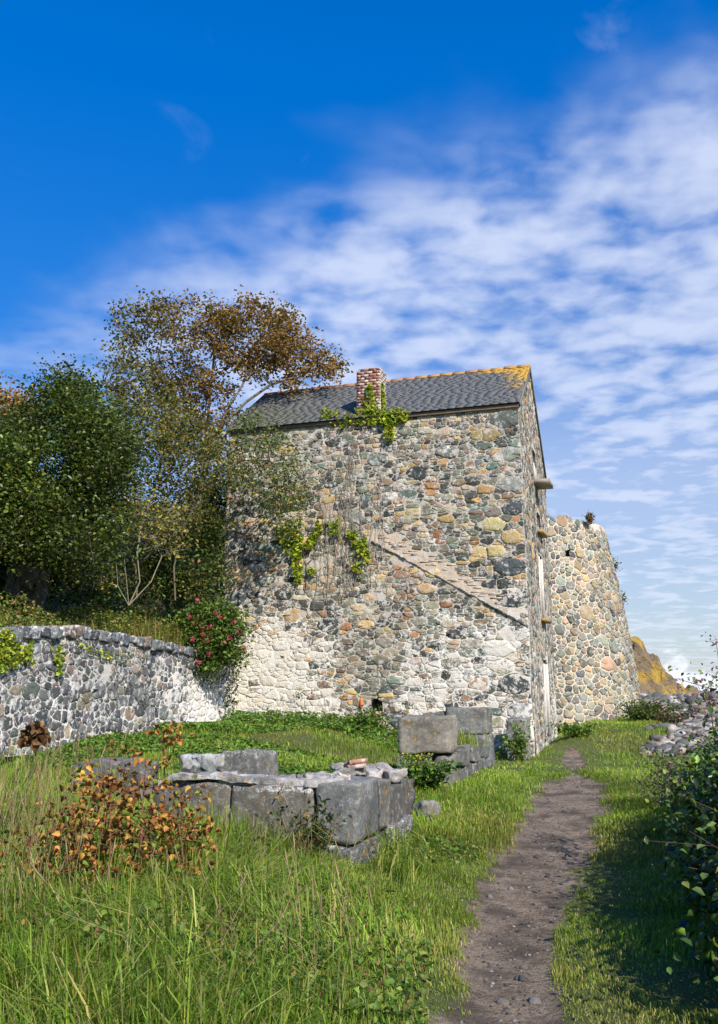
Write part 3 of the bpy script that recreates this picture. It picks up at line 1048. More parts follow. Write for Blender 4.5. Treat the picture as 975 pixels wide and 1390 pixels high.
def rough_block(mb, c, hx, hy, hz, rot, seed, col, lime=0.2, rough=0.03, cuts=6, bev=0.12, chips=10):
    """irregular dressed block: rounded, dented box; c is its centre"""
    bm = bmesh.new()
    bmesh.ops.create_cube(bm, size=2)
    bmesh.ops.subdivide_edges(bm, edges=bm.edges[:], cuts=cuts, use_grid_fill=True)
    V = np.array([v.co[:] for v in bm.verts])
    F = [[v.index for v in f.verts] for f in bm.faces]
    bm.free()
    n4 = (np.abs(V) ** 9).sum(1) ** (1 / 9.0)
    V = V / (1 + bev * (n4 - 1))[:, None] if bev < 1 else V / np.linalg.norm(V, axis=1)[:, None]
    S = V * (hx, hy, hz)
    off = np.array((seed * 1.37, seed * 2.11, seed * 0.73))
    for k in range(3):
        S[:, k] += rough * 1.3 * wob(S + off + k * 9.1, 3.2) + rough * 0.7 * wob(S + off + k * 5.3, 9) + rough * .35 * wob(S + off + k * 2.3, 23)
    gch = np.random.default_rng(int(seed) + 900)
    for k in range(int(chips)):
        nv = gch.normal(size=3); nv /= np.linalg.norm(nv)
        pr = S @ nv
        lim = pr.max() * gch.uniform(.87, .985)
        ov = np.maximum(pr - lim, 0)
        S = S - ov[:, None] * nv * .9
    for k in range(3):
        S[:, k] += rough * .3 * wob(S + off + k * 1.3, 31)
    cr, sr = math.cos(rot), math.sin(rot)
    W = np.stack([S[:, 0] * cr - S[:, 1] * sr, S[:, 0] * sr + S[:, 1] * cr, S[:, 2]], 1) + np.array(c)
    if callable(lime): al = lime(V)
    else: al = np.full(len(V), lime)
    cc = np.hstack([np.tile(col, (len(V), 1)), al[:, None]])
    mb.add(W, faces=F, col=cc)


BROT = math.atan2(SH[1], SH[0])

# ------------------------------------------------------------------ low limewashed boundary wall
lowwall = thing('boundary_wall', tuple(B(WALL_S, -4, 0.8)), 'low limewashed rubble wall with rough coping holding back the bank on the left', 'wall')
LT = np.array([(-0.5, 2.30), (0, 2.32), (2.0, 2.46), (3.05, 2.55), (4.9, 2.62), (6.9, 2.70), (8.3, 2.60), (8.8, 2.50), (11, 2.3), (14, 2.0)])
LZ0 = 0.55


def fm_low(u, v, h):
    z = LZ0 + np.asarray(v, float) / 2.0 * (np.interp(u, LT[:, 0], LT[:, 1]) - 0.08 - LZ0)
    return B(WALL_S + h + 0.02 * np.sin(np.asarray(u) * 1.3), -np.asarray(u, float), z)


def lime_low(u, v):
    u = np.asarray(u, float); v = np.asarray(v, float)
    z = 0.31 + 0.55 * sstep(4.4, 1.4, u) * sstep(2.1, 1.2, v + 0.25 * sstep(3.5, 1, u)) + 0.10 * sstep(1.3, 0.3, v)
    return np.clip(z + 0.09 * wob(np.stack([u, v, 0 * u], -1), 1.6), 0, 1)


mb = MB()
sheet(mb, 0.0, 12, 0, 2.0, 0.05, fm_low, lambda u, v: np.hstack([np.tile((0.55, 0.52, 0.47), (len(u), 1)), np.clip(lime_low(u, v) + 0.13, 0, 1)[:, None]]), None, 0.012)
rubble([(0, 0), (12, 0), (12, 2), (0, 2)], (0.11, 0.36, 0.40), 1.25, 61,
       [(0.075, 0.079, 0.078), (0.115, 0.12, 0.115), (0.17, 0.17, 0.155), (0.22, 0.18, 0.135), (0.32, 0.26, 0.17)], [38, 26, 16, 8, 4], fm_low, lambda u, v: 0.27 + (lime_low(u, v) - .30) * .62, mb, 0.013, (0.006, 0.022))
# top and back
uu = np.linspace(0, 12, 40)
Vt = np.vstack([fm_low(uu, 0 * uu + 2, 0 * uu), fm_low(uu, 0 * uu + 2, 0 * uu - .45), fm_low(uu, 0 * uu, 0 * uu - .45)])
mb.add(Vt, quads=[(i + 40 * a, i + 1 + 40 * a, i + 41 + 40 * a, i + 40 + 40 * a) for i in range(39) for a in (0, 1)], col=(0.42, 0.39, 0.34, 0.4))
mb.build('wall', M_LOW, lowwall)
u = 0.5
k = 0
while u < 11.2:
    w = random.uniform(0.16, 0.36)
    t = MB()
    zt = np.interp(u + w, LT[:, 0], LT[:, 1])
    col = np.array(random.choice([(0.11, 0.125, 0.14), (0.08, 0.09, 0.10), (0.15, 0.16, 0.16), (0.20, 0.15, 0.12)])) * random.uniform(.8, 1.25)
    rough_block(t, B(WALL_S - 0.17, -(u + w / 2), zt - 0.045), 0.24, w * 0.49, random.uniform(0.075, 0.12), BROT + random.uniform(-.15, .15), k + 3, col, random.uniform(.25, .5), 0.03, 4, 0.35)
    t.build('coping_stone', M_LOW, lowwall, smooth=True)
    u += w * 0.96
    k += 1

# ------------------------------------------------------------------ ruined foundations
def ruin_block(parent, a, b, z0, z1, thick, col, lime=0.25, seed=1, rough=0.02, name='block', bev=0.10, cuts=12, chips=9):
    """block running from plan point a to b, thickness towards the left of a->b"""
    a = np.array(a, float); b = np.array(b, float)
    e = (b - a); ln = np.linalg.norm(e); e /= ln
    nrm = np.array((-e[1], e[0]))
    c = (a + b) / 2 + nrm * thick / 2
    t = MB()
    rough_block(t, (c[0], c[1], (z0 + z1) / 2), ln / 2, thick / 2, (z1 - z0) / 2, math.atan2(e[1], e[0]), seed, col, lime, rough, cuts, bev, chips)
    return t.build(name, M_BLK, parent, smooth=False)


C = np.array((-0.02, 8.72))
toplime = lambda V: 0.15 + 0.33 * (V[:, 2] > 0.8) + 0.0 * V[:, 0]
ruin = thing('ruined_wall', (C[0], C[1], 0.0), 'broken dark granite wall corner in the grass with white lime on its top', 'ruin')
BL = (0.105, 0.115, 0.118)
ruin_block(ruin, C, C + DH * 0.78, 0.22, 0.76, 0.42, (0.19, 0.195, 0.185), 0.27, 11, .024, bev=.06, chips=3)
ruin_block(ruin, C + DH * 0.80, C + DH * 1.18, 0.24, 0.70, 0.38, (0.20, 0.195, 0.175), 0.32, 12, .024, bev=.06, chips=3)
ruin_block(ruin, C - DH * .03 + SH * 0.02, C + DH * 0.95 + SH * .03, -0.2, 0.215, 0.45, (0.10, 0.108, 0.11), lambda V: 0.30 + 0.14 * (V[:, 2] > 0.2), 13, .025)
ruin_block(ruin, C + DH * 0.97 + SH * .03, C + DH * 1.92 + SH * 0.05, -0.2, 0.24, 0.45, (0.12, 0.125, 0.12), lambda V: 0.34 + 0.14 * (V[:, 2] > 0.2), 14, .03)
F0 = C - SH * 0.44
ruin_block(ruin, C - SH * 1.32 + DH * .02, F0, 0.12, 0.70, 0.45, (0.16, 0.145, 0.115), toplime, 15, .02)
ruin_block(ruin, C - SH * 2.2 + DH * 0.05, C - SH * 1.34 + DH * .03, 0.10, 0.72, 0.45, (0.17, 0.15, 0.12), toplime, 16, .02)
ruin_block(ruin, C - SH * 2.2 - DH * .01, C - SH * 0.05 - DH * .01, -0.25, 0.10, 0.5, (0.09, 0.09, 0.082), 0.2, 17, .025)
ruin_block(ruin, C - SH * 2.15 + DH * 0.02, C - SH * 1.05 + DH * 0.04, 0.715, 0.775, 0.36, (0.34, 0.32, 0.30), 0.52, 18, .035, 'lime_bed')
ruin_block(ruin, C + DH * 0.50 - SH * .06, C + DH * 2.3 - SH * .05, 0.20, 0.60, 0.35, (0.12, 0.115, 0.105), 0.35, 19, .03)
for q in range(9):
    p = C + DH * random.uniform(0.5, 2.1) - SH * random.uniform(0.12, 0.7)
    t = MB()
    rough_block(t, (p[0], p[1], 0.72 + random.uniform(-.02, .03)), random.uniform(.06, .2), random.uniform(.05, .12), random.uniform(.03, .06), random.uniform(0, 3), 30 + q,
                random.choice([(0.42, 0.39, 0.35), (0.50, 0.47, 0.43), (0.22, 0.2, 0.175), (0.16, .155, .15)]), random.choice([0.25, 0.45, 0.55]), .05, 8, .45)
    t.build('lime_rubble', M_BLK, ruin, smooth=True)
t = MB()
bc = C + DH * 1.35 - SH * 0.45
for dz, rz in ((0.0, .3), (0.05, .42)):
    obox(t, (bc[0] + dz * .3, bc[1], 0.80 + dz), (0.10 * math.cos(rz), 0.10 * math.sin(rz), 0.008), (-0.045 * math.sin(rz), 0.045 * math.cos(rz), 0), (0, 0, 0.022), (0.40, 0.20, 0.12, 0.15))
tag(t.build('broken_tile', M_BRICK, loc=(bc[0], bc[1], .78)), 'pinkish broken clay tiles lying on the lime rubble of the ruined corner', 'tile')

for q in range(5):
    p = C - SH * (0.35 + q * 0.30) + DH * random.uniform(.18, .3)
    t = MB()
    rough_block(t, (p[0], p[1], 0.735 + random.uniform(-.01, .015)), random.uniform(.14, .2), random.uniform(.12, .18), random.uniform(.025, .045), BROT + random.uniform(-.3, .3), 140 + q,
                random.choice([(0.42, 0.39, 0.35), (0.36, .34, .31), (0.48, .45, .42)]), random.choice([.3, .45]), .03, 8, .2)
    t.build('coping_slab', M_BLK, ruin)
frag = thing('wall_fragment', (-1.6, 12.2, 0.1), 'low grey wall stub with a sloping white lime top behind the ruined corner', 'ruin')
P1 = np.array((-2.45, 12.62)); P2 = np.array((-1.42, 12.0))
ruin_block(frag, P1, P1 * .35 + P2 * .65, 0.0, 0.74, .45, (0.12, .115, .105), lambda V: 0.18 + .40 * (V[:, 2] > .4), 21, .06, bev=.3)
ruin_block(frag, P1 * .35 + P2 * .65, P2 + (0.15, 0), 0.0, 0.82, .5, (0.16, .155, .14), lambda V: 0.2 + .25 * (V[:, 2] > .8), 22, .04)
slab = thing('fallen_slab', (-3.9, 13.2, 0.5), 'long grey stone slab lying in the grass below the limewashed wall', 'stone')
ruin_block(slab, (-4.15, 13.6), (-3.45, 13.3), 0.1, 0.62, .5, (0.17, .17, .165), .25, 23, .04)
ruin_block(slab, (-3.45, 12.95), (-2.95, 12.75), 0.1, 0.62, .4, (0.15, .145, .135), .25, 24, .04)

# pier and wall running back to the corner of the building
pier = thing('stone_pier_wall', (1.5, 14.9, 0.0), 'ruined wall of big grey blocks with a square pier end beside the path', 'ruin')
PC = np.array((1.46, 14.8))
GB = (0.27, 0.24, 0.19)
ruin_block(pier, PC - SH * 0.88, PC, 0.60, 1.19, 0.62, GB, 0.24, 41, .022, bev=.06, chips=3)
ruin_block(pier, PC + SH * .004 - SH * 0.02, PC + DH * 0.62 + SH * .0, -0.1, 0.585, 0.30, (0.20, .185, .155), 0.30, 42, .03)
ruin_block(pier, PC - SH * 0.60, PC - SH * .335, 0.0, 0.585, 0.5, (0.17, .16, .14), 0.2, 43, .03)
ruin_block(pier, PC - SH * 0.89, PC - SH * .62, -0.05, 0.59, 0.5, (0.24, .22, .185), 0.3, 44, .03)
ruin_block(pier, PC - SH * .8 + DH * .25, PC - SH * .1 + DH * .25, -0.1, 0.57, 0.3, (0.12, .115, .10), 0.2, 45, .03)
tt = 0.66
for q, (ln, zt, sh) in enumerate([(0.55, 0.62, 0.02), (0.5, 0.66, 0.0), (0.62, 0.62, 0.03), (0.6, 0.68, 0.0), (0.5, 0.70, .02)]):
    ruin_block(pier, PC + DH * tt + SH * sh, PC + DH * (tt + ln - .015) + SH * sh, 0.36, zt, 0.5, np.array((0.17, .17, .155)) * random.uniform(.8, 1.2), 0.28, 50 + q, .025)
    tt += ln
for q in range(9):
    for lev in range(2):
        a_ = 0.64 + q * 0.32 + lev * .13
        ruin_block(pier, PC + DH * a_ + SH * .005, PC + DH * (a_ + .30) + SH * random.uniform(-.01, .03), -0.1 + lev * .22, 0.13 + lev * .22, .4, np.array((0.12, .125, .12)) * random.uniform(.8, 1.5), random.uniform(.25, .5), 60 + q + lev * 20, .025, cuts=4)
Q0 = PC + DH * 3.30
ruin_block(pier, Q0 - SH * .80, Q0 + SH * .0, 0.78, 1.27, 0.7, (0.20, .20, .175), .24, 81, .018, bev=.06, chips=2)
ruin_block(pier, Q0 - SH * .62, Q0 - SH * .02, 0.30, 0.77, 0.6, (0.22, .20, .17), .25, 82, .05, bev=.3)
ruin_block(pier, Q0 + SH * .0 + DH * .02, Q0 + DH * .75 + SH * .0, -0.05, 0.765, 0.3, (0.15, .155, .145), .3, 83, .025)
ruin_block(pier, Q0 - SH * 1.25, Q0 - SH * .85, 0.4, 1.18, 0.6, (0.15, .15, .135), .35, 84, .04, bev=.2)
quoin = thing('stone_stub', tuple(B(BW + .02, -.35, 0.1)), 'short stack of grey blocks standing at the foot of the building corner', 'ruin')
Q1 = B(BW - .02, -0.85, 0)[:2]
ruin_block(quoin, Q1 - SH * .48, Q1, 0.50, 0.98, .55, (0.21, .215, .19), .28, 85, .03)
ruin_block(quoin, Q1 - SH * .45, Q1 - SH * .02, 0.0, 0.49, .55, (0.2, .185, .15), .38, 86, .04)
lr = MB()
rough_block(lr, (0.84, 11.7, 0.08), .15, .13, .17, .9, 91, (0.24, .22, .18), .25, .04, 8, .8)
tag(lr.build('loose_stone', M_BLK, loc=(0.86, 11.75, 0), smooth=True), 'rounded pale stone sitting in the grass between the ruined corner and the pier', 'stone')
rk = MB()
rough_block(rk, at(38, 800, 19.0), 0.3, 0.3, 0.42, .4, 93, (0.12, .11, .10), .2, .16, 8, .5)
tag(rk.build('boulder', M_BLK, loc=tuple(at(40, 800, 19.0)), smooth=True), 'grey boulder in the dark under the green tree above the low wall', 'boulder')
bb = MB()
obox(bb, B(3.78, -0.03, 1.30), [*(SH * .03), 0.0], [*(DH * .02), 0], (0.012, 0, 0.12), (0.85, 0.22, 0.07, 0))
tag(bb.build('orange_tag', M_WOOD, loc=tuple(B(3.78, -.03, 1.2))), 'small bright orange strip fixed to the stone beside the wall niche', 'marker')
bb = MB()
rough_block(bb, B(4.20, 0.12, 0.92), .13, .10, .2, BROT, 95, (0.55, 0.36, 0.29), .2, .01, 4, .08)
tag(bb.build('pink_block', M_BLK, loc=tuple(B(4.2, .12, .7)), smooth=True), 'pinkish block standing in the small niche at the foot of the front wall', 'block')

# ------------------------------------------------------------------ headland and storm beach
def rock_mat():
    m, nt, bs = newmat('lichened sea rock')
    tc = N(nt, 'ShaderNodeTexCoord').outputs['Object']
    n1 = noisen(nt, tc, 0.55, 6, 0.65, .6); n2 = noisen(nt, tc, 3.0, 6, 0.65)
    c = mixc(nt, n2, (0.12, 0.095, 0.065), (0.34, 0.255, 0.155))
    l = sstepn(nt, mathn(nt, 'ADD', mathn(nt, 'MULTIPLY', n1, .7), mathn(nt, 'MULTIPLY', n2, .3)), 0.475, 0.585)
    c = mixc(nt, mathn(nt, 'MULTIPLY', l, .9), c, (0.50, 0.32, 0.05))
    nt.links.new(c, bs.inputs['Base Color'])
    bump(nt, bs, n2, 0.4, 1.0)
    return m


hx = np.linspace(0, 1, 300); hy = np.linspace(0, 1, 70)
HXg, HYg = np.meshgrid(hx, hy)
prof_u = np.array([-6.0, 12, 16.5, 18.5, 19.5, 20.8, 21.4, 22.1, 23.0, 24.2, 24.8, 25.4])
prof_z = np.array([8.5, 8.0, 7.0, 5.6, 4.45, 2.95, 2.5, 1.85, 1.5, 1.65, 0.8, -2.5])
X = (prof_u[0] + (prof_u[-1] - prof_u[0]) * HXg).ravel()
yy = HYg.ravel()
top = np.interp(X, prof_u, prof_z)
shape = sstep(0, 0.42, yy) * sstep(1.0, 0.75, yy)
Y = 57 + yy * 14
P = np.stack([X, Y, 0 * X], -1)
Z = -3 + (top + 3) * shape * (1 + 0.10 * wob(P, .45))
crack = np.abs(wob(P + np.array((0, 0, 3.)), .55))
Z = Z - 0.9 * np.exp(-(crack / .09) ** 2) * shape * sstep(-3, 0, Z) + (0.30 * wob(P, 1.1) - 0.75 * np.abs(wob(P + 2, .8)) + 0.35 * np.abs(wob(P, 2.3)) + .16 * wob(P, 5)) * shape
Y = Y + 0.9 * wob(np.stack([X, Z, 0 * X], -1), .6)
i = np.arange(69)[:, None] * 300 + np.arange(299)[None]
mb = MB()
mb.add(np.stack([X, Y, Z], -1), quads=np.stack([i, i + 1, i + 301, i + 300], -1).reshape(-1, 4), col=(0.2, 0.2, 0.2, 0))
tag(mb.build('headland', rock_mat(), smooth=False), kind='structure')


def stone_pts(n, seed):
    bm = bmesh.new()
    bmesh.ops.create_icosphere(bm, subdivisions=2, radius=1)
    V = np.array([v.co[:] for v in bm.verts]); F = np.array([[v.index for v in f.verts] for f in bm.faces])
    bm.free()
    return V, F


IV, IF = stone_pts(0, 0)
gb = np.random.default_rng(77)
BCOL = [(0.16, .15, .14), (0.09, .097, .095), (0.25, .22, .18), (0.31, .24, .195), (0.11, .115, .105), (0.40, .37, .34)]


def pebble(mb, c, r, g, dk=1.0):
    sc_ = r * np.array((g.uniform(.8, 1.35), g.uniform(.7, 1.1), g.uniform(.45, .75)))
    S = IV * sc_
    for q_ in range(5):
        nv = g.normal(size=3); nv /= np.linalg.norm(nv); pr = S @ nv
        S = S - np.maximum(pr - pr.max() * g.uniform(.6, .9), 0)[:, None] * nv
    S = S * (1 + 0.20 * wob(IV + g.uniform(0, 50), 1.6) + 0.08 * wob(IV + g.uniform(0, 50), 4))[:, None]
    th = g.uniform(0, 6.28); c_, s_ = math.cos(th), math.sin(th)
    S = np.stack([S[:, 0] * c_ - S[:, 1] * s_, S[:, 0] * s_ + S[:, 1] * c_, S[:, 2]], 1)
    mb.add(S + c, tris=IF, col=np.array(BCOL[g.integers(len(BCOL))]) * g.uniform(.7, 1.25) * dk)


mb = MB()
for k in range(7000):
    Y = gb.uniform(20.3, 46); X = beach_x0(Y) + gb.exponential(2.6) + gb.normal(0, .15)
    if X > 24: continue
    z = float(ground_z(X, Y))
    r = gb.uniform(.04, .10) if gb.random() < .72 else gb.uniform(.1, .2)
    pebble(mb, np.array((X, Y, z + r * .25)), r, gb)
tag(mb.build('shingle', M_ROCK), kind='stuff', label='heap of grey and pinkish beach shingle between the tower and the sea', cat='shingle')
spots = [(920, 962, 36, .32), (893, 961, 40, .38), (875, 960, 42, .3), (955, 965, 34, .45), (935, 985, 30, .3), (908, 985, 31, .28), (970, 975, 30, .35), (880, 975, 38, .3), (858 + 34, 1014, 25, .14), (870 + 14, 1018, 24.5, .12), (905, 1012, 25.5, .2),
         (925, 1010, 26, .2), (948, 1000, 27, .28), (915, 970, 38, .35), (940, 960, 38, .4), (965, 955, 40, .4)]
for k, (px, py, Y, r) in enumerate(spots):
    p = at(px, py, Y); z = float(ground_z(p[0], Y))
    t = MB()
    pebble(t, np.array((p[0], Y, z + r * .3)), r, gb)
    o = t.build('boulder', M_ROCK, loc=(p[0], Y, z))
    tag(o, 'weathered boulder among the heaped stones of the storm beach beyond the path', 'boulder', 'boulders on the storm beach')

# ------------------------------------------------------------------ vegetation
def leaf_quads(mb, P, size, cols, g, up=0.35, aspect=0.62, curl=0.25):
    """leaf-sized six-point blades, two faces folded along the midrib"""
    n = len(P)
    nrm = g.normal(size=(n, 3)); nrm[:, 2] = np.abs(nrm[:, 2]) + up
    nrm /= np.linalg.norm(nrm, axis=1)[:, None]
    a = np.cross(nrm, g.normal(size=(n, 3))); a /= np.linalg.norm(a, axis=1)[:, None] + 1e-9
    b = np.cross(nrm, a)
    L = (np.asarray(size) * g.uniform(.65, 1.3, n))[:, None]
    Wd = L * aspect * 0.5
    f = nrm * L * curl * 0.5
    v0 = P - a * L * .5; v3 = P + a * L * .5 - f * 0.5
    v1 = P - a * L * .12 + b * Wd + f; v2 = P + a * L * .2 + b * Wd * .8 + f
    v5 = P - a * L * .12 - b * Wd + f; v4 = P + a * L * .2 - b * Wd * .8 + f
    V = np.stack([v0, v1, v2, v3, v4, v5], 1).reshape(-1, 3)
    i = np.arange(n)[:, None] * 6
    Q = np.concatenate([i + np.array([[0, 1, 2, 3]]), i + np.array([[0, 3, 4, 5]])])
    mb.add(V, quads=Q, col=np.repeat(cols, 6, 0))


def leaf_cols(n, g, pal, w, var=0.28):
    pal = np.array(pal, float); w = np.array(w, float); w /= w.sum()
    c = pal[g.choice(len(pal), size=n, p=w)]
    return np.clip(c * (1 + g.normal(0, var, (n, 1))).clip(.4, 1.8) * (1 + g.normal(0, .08, (n, 3))), .004, .8)


def grow(trunks, targets, g, step=0.35, sag=0.08):
    """joins every target to the nearest node already there; returns nodes, parents"""
    nodes = []; par = []
    for T in trunks:
        pr = -1 if not nodes or T[0] is None else T[0]
        for p in T[1]:
            nodes.append(np.array(p, float)); par.append(pr); pr = len(nodes) - 1
    root = nodes[0]
    order = np.argsort(np.min(np.linalg.norm(targets[:, None] - np.array(nodes)[None], axis=2), axis=1))
    ends = []
    for k in order:
        t = targets[k]
        A_ = np.array(nodes)
        d = np.linalg.norm(A_ - t, axis=1)
        j = int(np.argmin(d + 0.35 * np.maximum(A_[:, 2] - t[2], 0)))
        ln = d[j]
        m = max(1, int(ln / step))
        p0 = nodes[j]; pr = j
        for q in range(1, m + 1):
            f = q / m
            p = p0 + (t - p0) * f + g.normal(0, 0.06 * min(ln, 1.0), 3) * (f < 1)
            p[2] += sag * ln * math.sin(f * math.pi)
            nodes.append(p); par.append(pr); pr = len(nodes) - 1
        ends.append(pr)
    return np.array(nodes), np.array(par), ends


def wood(mb, nodes, par, tip, col, rmax, g):
    n = len(nodes)
    acc = np.full(n, 0.0)
    for i in range(n - 1, -1, -1):
        if acc[i] == 0: acc[i] = tip ** 2.3
        if par[i] >= 0: acc[par[i]] += acc[i]
    r = np.minimum(acc ** (1 / 2.3), rmax)
    for i in range(n):
        if par[i] >= 0:
            j = par[i]
            tube(mb, [nodes[j], nodes[i]], [min(r[j], r[i] * 1.35), r[i]], np.array(col) * g.uniform(.8, 1.2), 6 if r[i] > .03 else 4)


def sample_region(polys, Yr, n, g):
    """n points seen inside photo polygons, spread over the real depth range"""
    out = []
    polys = [np.array(p, float) for p in polys]
    while len(out) < n:
        P = polys[g.integers(len(polys))]
        lo, hi = P.min(0), P.max(0)
        q = g.uniform(lo, hi)
        x, y = q
        ins = False
        j = len(P) - 1
        for i in range(len(P)):
            if (P[i, 1] > y) != (P[j, 1] > y) and x < (P[j, 0] - P[i, 0]) * (y - P[i, 1]) / (P[j, 1] - P[i, 1]) + P[i, 0]: ins = not ins
            j = i
        if ins: out.append(at(x, y, g.uniform(*Yr)))
    return np.array(out)


def make_tree(name, label, cat, trunks, targets, per, sig, size, pal, w, seed, tip=0.006, rmax=.16, bark=(0.14, .115, .09), mat=None, colf=None, group=None, sag=.08, up=.35, twig_leaf=0, keep=None, bright=1.8):
    g = np.random.default_rng(seed)
    base = np.array(trunks[0][1][0])
    root = thing(name, tuple(base), label, cat, group)
    nodes, par, ends = grow(trunks, targets, g, sag=sag)
    mb = MB()
    wood(mb, nodes, par, tip, bark, rmax, g)
    src = nodes[ends]
    pts = np.repeat(src, per, 0)
    pts = pts + g.normal(0, 1, pts.shape) * np.asarray(sig)
    if twig_leaf:
        q = nodes[g.integers(len(trunks[0][1]), len(nodes), twig_leaf)]
        pts = np.vstack([pts, q + g.normal(0, .12, q.shape)])
    cl = leaf_cols(len(pts), g, pal, w) * bright
    if colf is not None: cl = colf(pts, cl, g)
    # twiglets from clump ends
    for p in src[::1]:
        for _ in range(3):
            e = p + g.normal(0, 1, 3) * np.asarray(sig) * 1.1
            tube(mb, [p, (p + e) / 2 + g.normal(0, .02, 3), e], [tip * .8, tip * .6, tip * .4], bark, 3)
    mb.build('trunk', M_BARK, root, smooth=True)
    lb = MB()
    if keep is not None:
        kk = keep(pts); pts = pts[kk]; cl = cl[kk]
    leaf_quads(lb, pts, size, cl, g, up)
    lb.build('crown', mat or M_LEAF, root)
    return root


G1 = [(0.040, .062, .010), (0.062, .088, .014), (0.090, .112, .020), (0.14, .145, .03)]
OL = [(0.09, .10, .025), (0.13, .12, .032), (0.06, .07, .018), (0.20, .165, .03), (0.15, .085, .03)]
BRN = [(0.17, .09, .025), (0.24, .125, .032), (0.10, .08, .022), (0.28, .15, .035), (0.13, .11, .028)]


def not_in_house(pts):
    s, d = tosd(pts[:, 0], pts[:, 1])
    rz = np.where(d < DR, ZE + (ZR - ZE) * (d + .1) / DR, ZR)
    return ~((s > -0.05) & (s < BW + .1) & (d > -0.06) & (d < BD + .1) & (pts[:, 2] < rz + 0.12))


g = np.random.default_rng(5)
# dense green tree on the bank at the left
tg = np.vstack([sample_region([[(-130, 575), (-20, 575), (40, 570), (100, 548), (160, 568), (176, 615), (170, 690), (140, 760), (90, 775), (20, 742), (-130, 760)]], (16.5, 21.5), 300, g),
                sample_region([[(60, 570), (80, 510), (100, 515), (120, 525), (130, 560)]], (18, 20.5), 16, g)])
b0 = at(60, 812, 19.5)
make_tree('green_tree', 'dense dark green tree with a rounded crown above the left end of the low wall', 'tree',
          [(None, [b0, b0 + (0.1, 0, 1.0), b0 + (0.0, .2, 2.0)]), (1, [b0 + (-1.2, .1, 2.2)]), (1, [b0 + (1.0, .1, 2.2)])], tg, 230, (.28, .32, .22), .088, G1, [30, 34, 24, 8], 101, mat=M_GLOSS, bright=1.4,
          colf=lambda p, c, g: c * np.clip(1 + 0.35 * wob(p, 1.1), .5, 1.6)[:, None], up=.6)
# reddish shrub behind it
tg = sample_region([[(-60, 540), (0, 525), (30, 545), (45, 560), (30, 600), (-60, 610)]], (24, 27), 40, g)
b0 = B(-6.5, 0.5, bank_z(np.array(-6.5), np.array(.5)))
make_tree('rusty_shrub', 'rust brown leafy shrub showing past the top left of the dense green tree', 'shrub', [(None, [b0, b0 + (-.3, .3, 1.5), b0 + (-.8, .6, 3)])], tg, 90, (.35, .4, .3), .12, BRN, [3, 4, 2, 2, 2], 102, mat=M_DRYLEAF)
# brown autumn tree leaning over the roof
den = [[(285, 425), (330, 405), (390, 420), (430, 470), (460, 492), (455, 512), (420, 525), (380, 528), (350, 515), (315, 500), (290, 470)]]
spa = [[(150, 425), (200, 410), (262, 405), (300, 420), (300, 490), (260, 560), (240, 600), (190, 600), (150, 545), (142, 500), (165, 470)]]
tg = np.vstack([sample_region(den, (23.6, 26.0), 175, g), sample_region(spa, (23.4, 26.5), 150, g), sample_region([[(225, 520), (310, 500), (330, 560), (290, 620), (215, 620)]], (23.4, 25.5), 70, g)])
tg = tg[not_in_house(tg)]
q = lambda x, y, Y: at(x, y, Y)
b0 = B(-1.9, 1.5, bank_z(np.array(-1.9), np.array(1.5)) - .1)


def brown_cols(p, c, g):
    # older leaves towards the right of the crown turn, the left stays olive
    f = .25 + .75 * sstep(-6.2, -3.6, p[:, 0] + 0.5 * wob(p, 1.0) + 0.45 * (p[:, 2] - 10.5))
    ol = leaf_cols(len(p), g, OL, [4, 3, 3, 1, 1]) * 1.3
    return ol * (1 - f)[:, None] + c * f[:, None]


make_tree('autumn_tree', 'bare-stemmed tree with rusty brown leaves leaning over the left end of the slate roof', 'tree',
          [(None, [b0, q(268, 690, 24.6), q(278, 640, 24.6), q(292, 590, 24.5), q(308, 558, 24.5), q(328, 525, 24.6), q(345, 490, 24.7)]),
           (3, [q(305, 575, 24.3), q(335, 545, 24.3), q(368, 522, 24.3), q(400, 512, 24.4)]), (2, [q(262, 600, 24.7), q(240, 560, 24.8), q(225, 520, 24.9), q(215, 480, 25)]),
           (2, [q(280, 590, 25), q(285, 540, 25.2), q(290, 490, 25.3)])],
          tg, 46, (.19, .22, .16), .105, BRN, [4, 4, 3, 2, 3], 103, mat=M_DRYLEAF, colf=brown_cols, rmax=.14, bright=1.45, tip=.009, bark=(0.20, .165, .125), keep=not_in_house)
# olive twiggy tree in the middle
mid = [[(135, 560), (200, 545), (290, 575), (318, 620), (300, 690), (262, 740), (190, 730), (150, 690)]]
tg = np.vstack([sample_region(mid, (20.4, 22.6), 175, g), sample_region([[(150, 470), (185, 470), (250, 560), (170, 570)]], (21, 23), 14, g)])
s_, d_ = tosd(tg[:, 0], tg[:, 1])
b0 = at(186, 815, 21.0)
make_tree('olive_tree', 'loose olive leaved tree with pale twigs between the green tree and the building', 'tree',
          [(None, [b0, q(184, 770, 21.0), q(192, 720, 21.0), q(205, 670, 21.2)]), (1, [q(172, 740, 20.9), q(165, 700, 20.9)]), (1, [q(212, 745, 20.8), q(240, 710, 20.8), q(262, 680, 20.9)])],
          tg, 52, (.24, .25, .22), .09, OL, [4, 3, 4, 2, 1], 104, tip=.005, bark=(0.19, .165, .12), keep=not_in_house)
